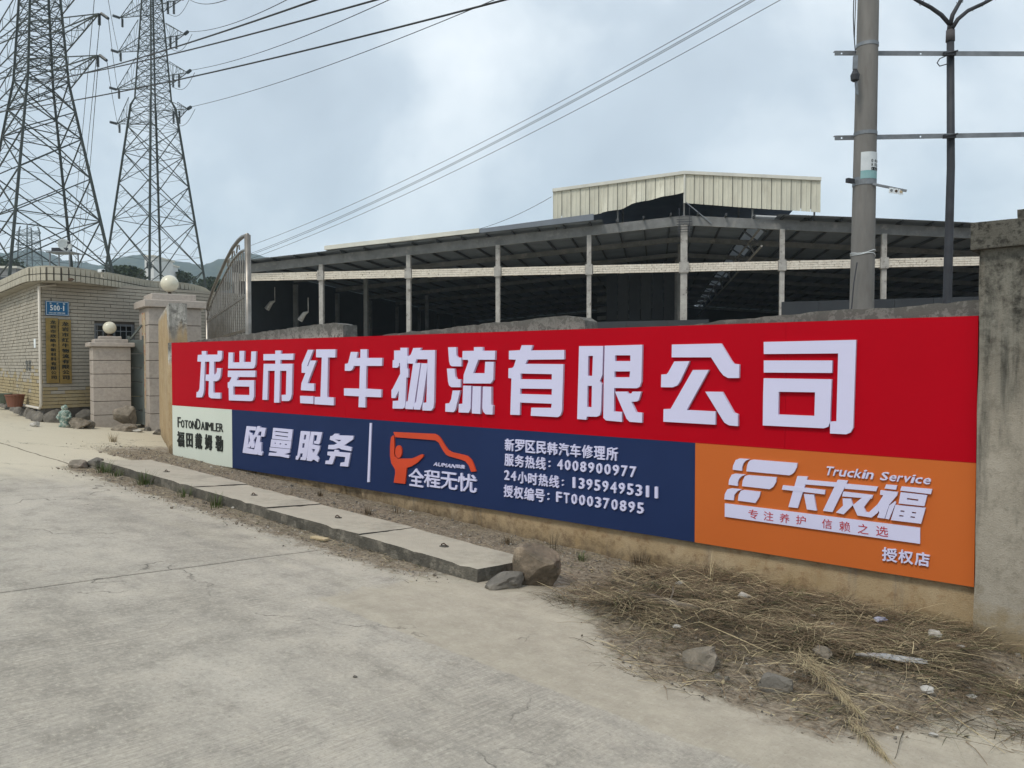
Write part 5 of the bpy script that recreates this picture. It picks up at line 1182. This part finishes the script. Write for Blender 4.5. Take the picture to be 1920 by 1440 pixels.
for T_, x0, x1 in ((lowL, mx0, -.02), (lowR, .02, mx1)):
    nsh = 14; wsh = (x1 - x0) / nsh
    for k_ in range(nsh):
        b = B(); n = 8; vs = []; a0, a1 = x0 + wsh * k_ + .018, x0 + wsh * (k_ + 1) - .018
        for i in range(n + 1):
            s = a0 + (a1 - a0) * i / n; zl = zlow(s, T_); zt_2 = mz(s) - .17; rib = .03 if i in (0, 4, 8) else 0
            for j in range(5):
                z = zl + (zt_2 - zl) * j / 4; bend = 0
                if T_ is lowL and s > -5: bend = .30 * (1 - j / 4) ** 2 * (.5 + noise.noise(Vector((s * 1.2, 3, 0))))
                for th in (0, .012): vs.append(sp3(s, -.16 - rib - bend + th + .02 * noise.noise(Vector((s * 3, z * 2, 0))), z))
        fs = []
        for i in range(n):
            for j in range(4):
                for th in (0, 1):
                    a_ = (i * 5 + j) * 2 + th; fs.append((a_, a_ + 2, a_ + 12, a_ + 10))
            for j in (0, 4):
                a_ = (i * 5 + j) * 2; fs.append((a_, a_ + 1, a_ + 11, a_ + 10))
        b.add(vs, fs); b.build('cladding_sheet', clad, shed)
for xa, xb, ha, hb in ((mx0 + .05, -.01, 1.75, 1.1), (.01, mx1 - .05, 1.8, 1.85)):
    b = B(); b.prism([[sp3(xa, -.10, mz(xa) - .2), sp3(xb, -.10, mz(xb) - .2), sp3(xb, -.10, mz(xb) - hb), sp3(xa, -.10, mz(xa) - ha)]], SD * .03); b.build('backing_sheet', rafm, shed)
b = B(); b.bar(sp3(0, -.24, mz(0) - .02), sp3(0, -.24, lowR[0][1]), .10, .05, upv=SD); b.build('ridge_corner_trim', trim, shed)
for s in (mx0 + .2, -4, 0, 4, mx1 - .3):
    b = B(); b.bar(sp3(s, .1, rz(s) - .1), sp3(s, .1, mz(s) - .1), .09, .09, upv=SD); b.build('monitor_post', rafm, shed)
for d in range(8, 72, 8):
    for s in (-4, 4): b = B(); b.bar(sp3(s, d, rz(s)), sp3(s, d, mz(s) - .1), .12, .12, upv=SD); b.build('monitor_post', rafm, shed)
# hanging stays, brace and ladder cage at the ridge post
b = B(); b.bar(sp3(.1, -.2, lowR[0][1] + .05), sp3(1.6, -.2, rz(1.6) - .45), .05); b.build('diagonal_stay', galv, shed)
b = B()
for i in range(7): b.bar(sp3(-.45, -.3, rz(0) - .15 - i * .15), sp3(.45, -.3, rz(0) - .15 - i * .15), .03)
for s in (-.3, .3): b.bar(sp3(s, -.3, rz(0) + .4), sp3(s, -.3, rz(0) - 1.4), .035, upv=SD)
b.build('ladder_cage', dksteel, shed)
# truss struts beside the skylight strip
for i in range(9):
    for f in (0, 4):
        d0 = i * 8 + f; b = B(); b.bar(sp3(3.9, d0, rz(3.9) - .1), sp3(5.3, d0 + 4, rz(5.3) - .1), .09); b.build('roof_brace', galv, shed)
for i in range(1, 9):
    d0 = i * 8 - 4; b = B(); b.bar(sp3(4.6, d0, rz(4.6) - 1.5), sp3(4.6, d0 + 4, rz(4.6) - .1), .10); b.build('truss_strut', postm, shed)
for z_ in (1.55, .35):
    b = B(); b.bar(sp3(4.6, .5, rz(4.6) - z_), sp3(4.6, 70, rz(4.6) - z_), .10); b.build('truss_chord', postm, shed)
for i in range(6):
    s = -5.3 + i * .95; b = B(); b.box(sp3(s, 17, (GZ + rz(s) - .5) / 2), (.9, .06, rz(s) - .5 - GZ)); b.build('partition_sheet', [darkfence, purl][i % 2], shed)
# hanging lamps inside at the left
for px, py, Y_ in ((500, 580, 56), (562, 601, 54)):
    q = P(px, py, Y_); lm = root('hanging_floodlight', 'pale floodlight hanging inside the shed, %s' % ('nearer the gate leaf' if px < 530 else 'above the wall top'), 'floodlight', q)
    b = B(); b.tube([q, q + Vector((.35, 0, .5)), q + Vector((.6, 0, .6))], [.20, .14, .05], 10); b.build('lamp_head', postm, lm)
    b = B(); b.bar(q + Vector((.6, 0, .55)), q + Vector((.6, 0, 1.6)), .05); b.build('lamp_stem', postm, lm)
# stacked rails and dark sheet partitions
b = B()
for i, (a_, c_, y0) in enumerate(((1120, 1215, 563), (1120, 1200, 582), (1120, 1195, 597))): b.bar(P(a_, y0, 72), P(c_, y0 - 6, 72), .5, .35); 
for i, (a_, c_, y0) in enumerate(((1120, 1215, 563), (1120, 1200, 582), (1120, 1195, 597))):
    b = B(); b.bar(P(a_, y0, 72), P(c_, y0 - 6, 72), .5, .35); tag(b.build('stacked_beam', rafm), ['highest', 'middle', 'lowest'][i] + ' of three pale stacked beams deep inside the shed', 'beam', 'stacked beams in the shed')
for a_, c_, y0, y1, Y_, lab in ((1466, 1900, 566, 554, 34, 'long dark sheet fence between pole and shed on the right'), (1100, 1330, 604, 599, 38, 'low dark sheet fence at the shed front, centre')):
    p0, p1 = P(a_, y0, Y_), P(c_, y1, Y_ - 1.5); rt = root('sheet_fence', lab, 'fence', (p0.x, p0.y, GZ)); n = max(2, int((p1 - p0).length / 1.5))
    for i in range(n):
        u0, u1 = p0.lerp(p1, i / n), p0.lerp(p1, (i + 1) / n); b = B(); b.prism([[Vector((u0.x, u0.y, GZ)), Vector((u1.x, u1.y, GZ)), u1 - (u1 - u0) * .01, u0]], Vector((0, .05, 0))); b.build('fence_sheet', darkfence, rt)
for px, py in ((1511, 411), (1571, 415)):
    q = P(px, py, 45.5); b = B(); b.rock(q, (.22, .12, .13), 3, 1, rough=.2); b.rock(q + Vector((.15, 0, .16)), (.1, .09, .09), 4, 1, rough=.2); b.tube([q, q + Vector((-.35, 0, -.12))], [.09, .03], 6); tag(b.build('bird', black), 'dark bird perched on the shed roof, %s' % ('nearer the cream sheets' if px < 1540 else 'nearer the concrete pole'), 'bird', 'birds on the shed roof')

# ------------------------------------------------------------------ lattice towers
ub = B(); ub.box((0, 0, 0), (1, 1, 1)); unit = ub.build('brace', steel_d, org=(0, 0, 0)); UM = unit.data; bpy.data.objects.remove(unit)
def member(name, a, b_, w, par):
    o = bpy.data.objects.new(name, UM); COL.objects.link(o); o.parent = par; d = b_ - a
    o.location = (a + b_) / 2 - ORG[par]; o.rotation_mode = 'QUATERNION'; o.rotation_quaternion = d.to_track_quat('Z', 'Y'); o.scale = (w, w, d.length); return o
def tower(label, cx, Y_, phi, prof, levels, arms, ppm, sc):
    """prof: (py, half diagonal px); levels: py of panel nodes from the ground up; arms: (py_root, py_rise, px_len, dirs)"""
    g = P(cx, 560, Y_); zg = g.z; t = root('transmission_tower', label, 'pylon', (g.x, g.y, zg), 'steel lattice transmission towers')
    def zz(py): return P(cx, py, Y_).z
    def rr(py):
        for i in range(len(prof) - 1):
            if py >= prof[i + 1][0]:
                f = (py - prof[i][0]) / (prof[i + 1][0] - prof[i][0]); return (prof[i][1] + (prof[i + 1][1] - prof[i][1]) * f) / ppm
        return prof[-1][1] / ppm
    def node(py, k): a = phi + k * PI / 2; r = rr(py); return Vector((g.x + r * math.cos(a), g.y + r * math.sin(a), zz(py)))
    for k in range(4):
        b = B(); pr_ = [prof[0][0]] + [p[0] for p in prof[1:]]; b.tube([node(py, k) for py in pr_], [.21 * sc if py > 190 else .15 * sc for py in pr_], 4); b.build('leg', steel_d, t)
    sec = B()
    for i in range(len(levels) - 1):
        y0, y1 = levels[i], levels[i + 1]; big_ = (y0 - y1) > 34
        for k in range(4):
            a0, a1, b0, b1 = node(y0, k), node(y1, k), node(y0, (k + 1) % 4), node(y1, (k + 1) % 4); w = (.115 if big_ else .07) * sc
            member('brace', a0, b1, w, t); member('brace', b0, a1, w, t)
            if i and (not big_ or i % 2 == 0): member('girt', a0, b0, w * .85, t)
            if big_:
                wa = (a0 - b0).length; wb = (a1 - b1).length; f = wa / (wa + wb); X = a0.lerp(b1, f)
                for (l0, l1, di, dj) in ((a0, a1, a0, a1), (b0, b1, b0, b1)):
                    m1 = l0.lerp(X, .5); m2 = l1.lerp(X, .5); q1 = l0.lerp(l1, .28); q2 = l0.lerp(l1, .72); mid = l0.lerp(l1, f)
                    for u, v in ((m1, q1), (m2, q2), (m1, mid), (m2, mid)): sec.bar(u, v, .045 * sc)
                m1 = a0.lerp(X, .5); m2 = b0.lerp(X, .5); bm_ = a0.lerp(b0, .5)
                sec.bar(m1, m2, .045 * sc)
                if i % 2 == 0: sec.bar(m1, bm_, .045 * sc); sec.bar(m2, bm_, .045 * sc)
            else:
                sec.bar(a0.lerp(a1, .5), a0.lerp(b1, .5), .04 * sc); sec.bar(b0.lerp(b1, .5), b0.lerp(a1, .5), .04 * sc)
        if not big_: sec.bar(node(y0, 0), node(y0, 2), .045 * sc); sec.bar(node(y0, 1), node(y0, 3), .045 * sc)
    o = sec.build('secondary_bracing', steel_d, t); o['kind'] = 'stuff'
    tips = []
    for (yr, yt, plen, dirs) in arms:
        for sgn in dirs:
            ad = Vector((math.cos(phi - PI / 4), math.sin(phi - PI / 4), 0)) * sgn; pd = Vector((-ad.y, ad.x, 0))
            ut = (cx + sgn * plen - 960) / FPX; L = (ut * g.y - g.x) / (ad.x - ut * ad.y); hw = rr(yr) * .707; zr, zu = zz(yr), zz(yt); c0 = Vector((g.x, g.y, 0)); tip = c0 + ad * L + Z * (zr + (zu - zr) * .12)
            b = B(); lo = [c0 + ad * hw + pd * (s * hw) + Z * zr for s in (-1, 1)]; up = [c0 + ad * hw + pd * (s * hw) + Z * zu for s in (-1, 1)]
            for q in lo: b.bar(q, tip, .10 * sc)
            for q in up: b.bar(q, tip, .09 * sc)
            nseg = 5
            for s in (0, 1):
                prev = up[s]
                for i in range(1, nseg):
                    f = i / nseg; u = lo[s].lerp(tip, f) if i % 2 else up[s].lerp(tip, f); b.bar(prev, u, .04 * sc); prev = u
                    b.bar(lo[s].lerp(tip, f), up[s].lerp(tip, f), .04 * sc)
            for i in range(nseg):
                f, f2 = i / nseg, (i + 1) / nseg; b.bar(lo[i % 2].lerp(tip, f), lo[(i + 1) % 2].lerp(tip, f2 if f2 < 1 else .98), .04 * sc); b.bar(lo[0].lerp(tip, f), lo[1].lerp(tip, f), .04 * sc)
            arm = b.build('cross_arm', steel_d, t); tips.append((sgn, tip, arm, ad, pd))
    return t, tips, g
def insulator(a, b_, r, par, name='insulator_string'):
    a, b_ = Vector(a), Vector(b_); d = b_ - a; L = d.length; n = 9; prof = []
    for i in range(n):
        z0_ = L * i / n; prof += [(r * .35, z0_), (r, z0_ + L / n * .25), (r * .9, z0_ + L / n * .6), (r * .35, z0_ + L / n * .7)]
    b = B(); b.lathe(a, prof, 8, axis=d); return b.build(name, glass_ins, par)
T1, tips1, g1 = tower('nearer and larger left steel lattice pylon rising out of the frame', 84, 85, math.radians(7), [(620, 143), (153, 48), (0, 36), (-190, 27), (-300, 8)],
    [600, 505, 413, 333, 259, 208, 153, 130, 105, 88, 60, 38, 10, -20, -52, -85, -115, -140, -165, -190, -230], [(165, 130, 108, (1, -1)), (97, 60, 112, (1, -1)), (26, -12, 106, (1, -1)), (-60, -95, 100, (1, -1)), (-150, -185, 70, (1, -1))], 1443 / 85, 1.0)
T2, tips2, g2 = tower('farther right steel lattice pylon with slim waisted body behind the gate', 292, 122, math.radians(18.4), [(620, 100), (200, 38), (187, 31), (0, 17), (-60, 14), (-120, 3)],
    [600, 505, 415, 347, 290, 240, 210, 187, 168, 150, 130, 112, 92, 74, 56, 38, 18, 0, -20, -40, -60, -90], [(222, 187, 66, (1, -1)), (157, 112, 66, (1, -1)), (86, 40, 62, (1, -1)), (20, -18, 58, (1, -1))], 1443 / 122, .92)
for sgn, tip, arm, ad, pd in tips1:
    wd = -pd if (-pd).y < 0 else pd
    insulator(tip, tip - Z * 1.15, .16, arm); insulator(tip + Vector((.2, 0, 0)), tip + Vector((1.2, -.6, -.75)), .16, arm)
for sgn, tip, arm, ad, pd in tips2:
    insulator(tip, tip + Vector((.8 * sgn, -.8, .05)), .24, arm)
    if sgn > 0:
        insulator(tip + Vector((-2.2, 0, -.3)), tip + Vector((-2.2, 0, -2.3)), .2, arm); insulator(tip + Vector((-1.3, 0, -.3)), tip + Vector((-1.3, 0, -2.3)), .2, arm)
        b = B(); b.tube([tip + Vector((-2, 0, -2.3)) + Vector((3.1 * f, 0, -1.2 * math.sin(f * PI) + 2.3 * f)) for f in [i / 8 for i in range(9)]], .035, 5); b.build('jumper_loop', wire_m, arm)
    else:
        insulator(tip + Vector((.4, 0, -.1)), tip + Vector((.4, 0, -1.5)), .2, arm)
# small hazy far tower
T3, tips3, g3 = tower('tiny pale far lattice pylon seen through the legs of the left one', 57, 420, math.radians(20), [(520, 22), (430, 16), (425, 14)], [520, 500, 482, 466, 452, 440, 430], [(440, 432, 24, (1, -1)), (458, 450, 24, (1, -1))], 1443 / 420, 1.9)
# ------------------------------------------------------------------ wires
def wire(a, c, sag, r, label, grp, n=18):
    a, c = Vector(a), Vector(c); b = B(); b.tube([a.lerp(c, i / n) - Z * (sag * 4 * (i / n) * (1 - i / n)) for i in range(n + 1)], r, 5); o = b.build('power_line', wire_m, smooth_=True); tag(o, label, 'power line', grp); return o
wg = 'overhead power lines'
wire(P(-60, 216, 60), P(960, -4, 24), .5, .034, 'thick low power line passing in front of both pylons', wg)
wire(P(60, 158, 60), P(600, -3, 26), .3, .034, 'thick power line crossing highest between the pylons to the top edge', wg)
wire(P(60, 154, 62), P(722, -5, 26), .3, .034, 'thick middle power line crossing the right pylon', wg)
wire(P(1405, -5, 40), P(460, 464, 75), .9, .018, 'uppermost thin line of the bundle rising to the upper right', wg)
wire(P(1418, -5, 40), P(460, 479, 75), .9, .018, 'second thin line of the bundle, close above its twin', wg)
wire(P(1424, -5, 40), P(460, 482, 75), .9, .018, 'third thin line of the bundle, twin just below the second', wg)
wire(P(1472, -5, 40), P(460, 489, 75), .9, .018, 'lowest thin line of the bundle rising to the upper right', wg)
wire(P(1034, 369, 46.5), P(840, 441, 55), .4, .015, 'short thin wire running from the cream monitor down to the shed roof', wg)
rt_ = [q for q in tips2 if q[0] > 0]
ends = [(940, -6), (742, -6), (560, -12), (436, -5)]
nm_ = ['lowest', 'second', 'third', 'top']
for (sgn, tip, arm, ad, pd), (ex_, ey_), q_ in zip(rt_, ends, nm_):
    wire(tip + Vector((.8, -.8, .05)), P(ex_, ey_, 60), .8, .035, 'thin line leaving the %s right arm of the farther pylon' % q_, wg)
lt1 = [q for q in tips1 if q[0] > 0][:3]; lt2 = [q for q in tips2 if q[0] < 0][:3]
for (s1, tip, *_r), (s2, tip2, *_q), q_ in zip(lt1, lt2, ('lowest', 'middle', 'upper')):
    wire(tip + Vector((1.2, -.6, -.75)), tip2 + Vector((.4, 0, -1.4)), .6, .03, 'line strung between the pylons from the %s right arm of the left one' % q_, wg)
    wire(tip + Z * -1.15, P({'lowest': 150, 'middle': 138, 'upper': 128}[q_], 520, 190), 1, .035, 'line dropping away behind the left pylon from its %s right arm' % q_, wg)
for (s1, tip, *_r), q_ in zip([q for q in tips1 if q[0] < 0][:3], ('lowest', 'middle', 'upper')):
    wire(tip + Z * -1.1, P(-300, 60 if q_ == 'upper' else 200, 60), 2, .03, 'line leaving the %s left arm of the nearer pylon out of frame' % q_, wg)
wire(P(460, 500, 70), P(640, 497, 60), .1, .012, 'faint low wire just above the left shed eave', wg)

# ------------------------------------------------------------------ hills, far trees, far buildings
def hills(prof, Y_, name, dz):
    xs = [i * 22 - 1400 for i in range(200)]; vs = []; rows = [(0, 1.0), (130, .86), (300, .6), (550, .25), (800, 0)]
    b = B()
    def h(px):
        for i in range(len(prof) - 1):
            if prof[i][0] <= px <= prof[i + 1][0]:
                f = (px - prof[i][0]) / (prof[i + 1][0] - prof[i][0]); f = f * f * (3 - 2 * f); return prof[i][1] + (prof[i + 1][1] - prof[i][1]) * f
        return prof[0][1] if px < prof[0][0] else prof[-1][1]
    for px in xs:
        top_ = P(px, h(px), Y_)
        for back, f in [(-q, w) for q, w in rows[::-1]] + [(q, w) for q, w in rows[1:]]:
            z = -10 + (top_.z + 10) * f + 13 * f * noise.noise(Vector((px * .012, back * .004, 1))) * (1 if back else .35) + 5 * f * noise.noise(Vector((px * .06, back * .02, 3)))
            vs.append((top_.x * (Y_ + back) / Y_, Y_ + back, z))
    k = 9; fs = [(i * k + j, i * k + j + 1, (i + 1) * k + j + 1, (i + 1) * k + j) for i in range(len(xs) - 1) for j in range(k - 1)]
    b.add(vs, fs); o = b.build(name, hill_m, smooth_=True)
    md = o.modifiers.new('sub', 'SUBSURF'); md.levels = 2; md.render_levels = 2; md.subdivision_type = 'SIMPLE'
    tx = bpy.data.textures.new(name, 'CLOUDS'); tx.noise_scale = 14; dm = o.modifiers.new('d', 'DISPLACE'); dm.texture = tx; dm.strength = 10; dm.mid_level = .5; dm.texture_coords = 'GLOBAL'
    tag(o, kind='structure')
hills([(-900, 420), (-200, 470), (0, 476), (35, 468), (75, 470), (130, 487), (190, 497), (235, 480), (262, 478), (300, 484), (345, 492), (380, 496), (420, 484), (455, 478), (520, 486), (700, 520), (1100, 560), (1900, 540), (2600, 520)], 1350, 'hills', 0)
def far_tree(px, py, Y_, w, h, lab, palm=False):
    g = P(px, py + h * .55, Y_); m = Y_ / FPX; W_, H_ = w * m, h * m; top_ = P(px, py, Y_).z; zc = top_ - H_ / 2; zg = -1.5
    t = root('tree', lab, 'tree', (g.x, Y_, zg), 'far trees beyond the guardhouse'); b = B(); b.tube([(g.x, Y_, zg), (g.x + .1, Y_, zc)], [.28, .16], 8); b.build('trunk', bark, t); b = B()
    if palm:
        for i in range(26):
            az = i * 2.4; d = Vector((math.cos(az), math.sin(az), 0)); sd_ = Vector((-d.y, d.x, 0)); L = W_ * .5 * R.uniform(.7, 1); lift = R.uniform(-.1, .8); c = Vector((g.x, Y_, zc)); pv = None
            for j in range(9):
                f = j / 8; q = c + d * L * f + Z * (L * (lift * f - .9 * f * f))
                for s in (-1, 1): b.add([q, q + d * L * .08, q + sd_ * s * L * .22 * (1 - f * .6) - Z * L * .1], [(0, 1, 2)])
    else:
        for i in range(1500):
            v = Vector((R.gauss(0, 1), R.gauss(0, 1), R.gauss(0, 1))).normalized() * R.random() ** .4; f = 1 + .35 * noise.noise(v * 2.1 + Vector((px, 0, 0)))
            c = Vector((g.x + v.x * W_ / 2 * f, Y_ + v.y * W_ / 2 * f, zc + v.z * H_ / 2 * f)); s = .028 * W_ * R.uniform(.6, 1.4); q = Quaternion((R.random(), R.random() - .5, R.random() - .5, R.random() - .5)).normalized()
            b.add([c + q @ Vector(p_) for p_ in ((-s, -s, 0), (s, -s * .6, 0), (s * .7, s, 0), (-s * .6, s * .8, 0))], [(0, 1, 2, 3)])
    b.build('crown', leaf_d, t, fix=False)
far_tree(14, 484, 150, 62, 40, 'dark rounded far tree at the left edge above the canopy'); far_tree(-20, 480, 150, 60, 46, 'dark far tree at the very left edge of the frame'); far_tree(40, 500, 120, 50, 30, 'low dark far tree just right of the leftmost ones')
far_tree(221, 486, 130, 34, 26, 'dark palm-like far tree between the pylons, left one', True); far_tree(243, 486, 130, 36, 28, 'dark palm-like far tree between the pylons, right one', True); far_tree(232, 500, 125, 80, 26, 'low bushy far tree below the palm-like pair'); far_tree(330, 508, 160, 70, 24, 'low dark far tree behind the tall gate pillar lamp'); far_tree(400, 520, 150, 60, 28, 'low dark far tree behind the gate leaf')
def far_building(x0, x1, ytop, Y_, lab, mat, gab=False):
    a_, c_ = P(x0, ytop, Y_), P(x1, ytop, Y_); rt = root('far_building', lab, 'building', ((a_.x + c_.x) / 2, Y_, -2)); b = B()
    b.box(((a_.x + c_.x) / 2, Y_ + 4, (a_.z - 2) / 2), (c_.x - a_.x, 8, a_.z + 2)); b.build('wall', mat, rt); b = B(); b.box(((a_.x + c_.x) / 2, Y_ + 4, a_.z + .12), (c_.x - a_.x + .5, 8.5, .24)); b.build('roof', trim, rt)
    for i in range(2):
        w_ = (c_.x - a_.x); q = Vector((a_.x + w_ * (.3 + .4 * i), Y_ - .02, a_.z - 1.6)); b = B(); b.box(q, (w_ * .16, .08, 1.1)); b.build('window', darkfence, rt)
farw = M('far_white_wall', (.62, .64, .64), (.52, .54, .55), scale=.5, bump=0)
far_building(271, 288, 481, 140, 'small white far building between the legs of the right pylon', farw); far_building(-60, 30, 503, 90, 'grey flat-roofed far building at the left edge behind the canopy', M('far_grey_wall', (.22, .23, .24), scale=.5, bump=0))
far_building(288, 300, 492, 150, 'narrow grey-white far building right of the white one', farw)
# ------------------------------------------------------------------ air
hz = bpy.data.materials.new('haze_air'); hz.use_nodes = True; t = hz.node_tree; t.nodes.clear(); o_ = nn(t, 'ShaderNodeOutputMaterial'); v_ = nn(t, 'ShaderNodeVolumePrincipled')
v_.inputs['Color'].default_value = (.68, .85, 1.0, 1); v_.inputs['Density'].default_value = .00027; v_.inputs['Anisotropy'].default_value = .0
t.links.new(v_.outputs[0], o_.inputs['Volume'])
b = B(); b.box((0, 1100, 240), (5200, 3400, 520)); o = b.build('haze', hz); o['kind'] = 'stuff'; o['label'] = 'thin bluish air over the whole scene'
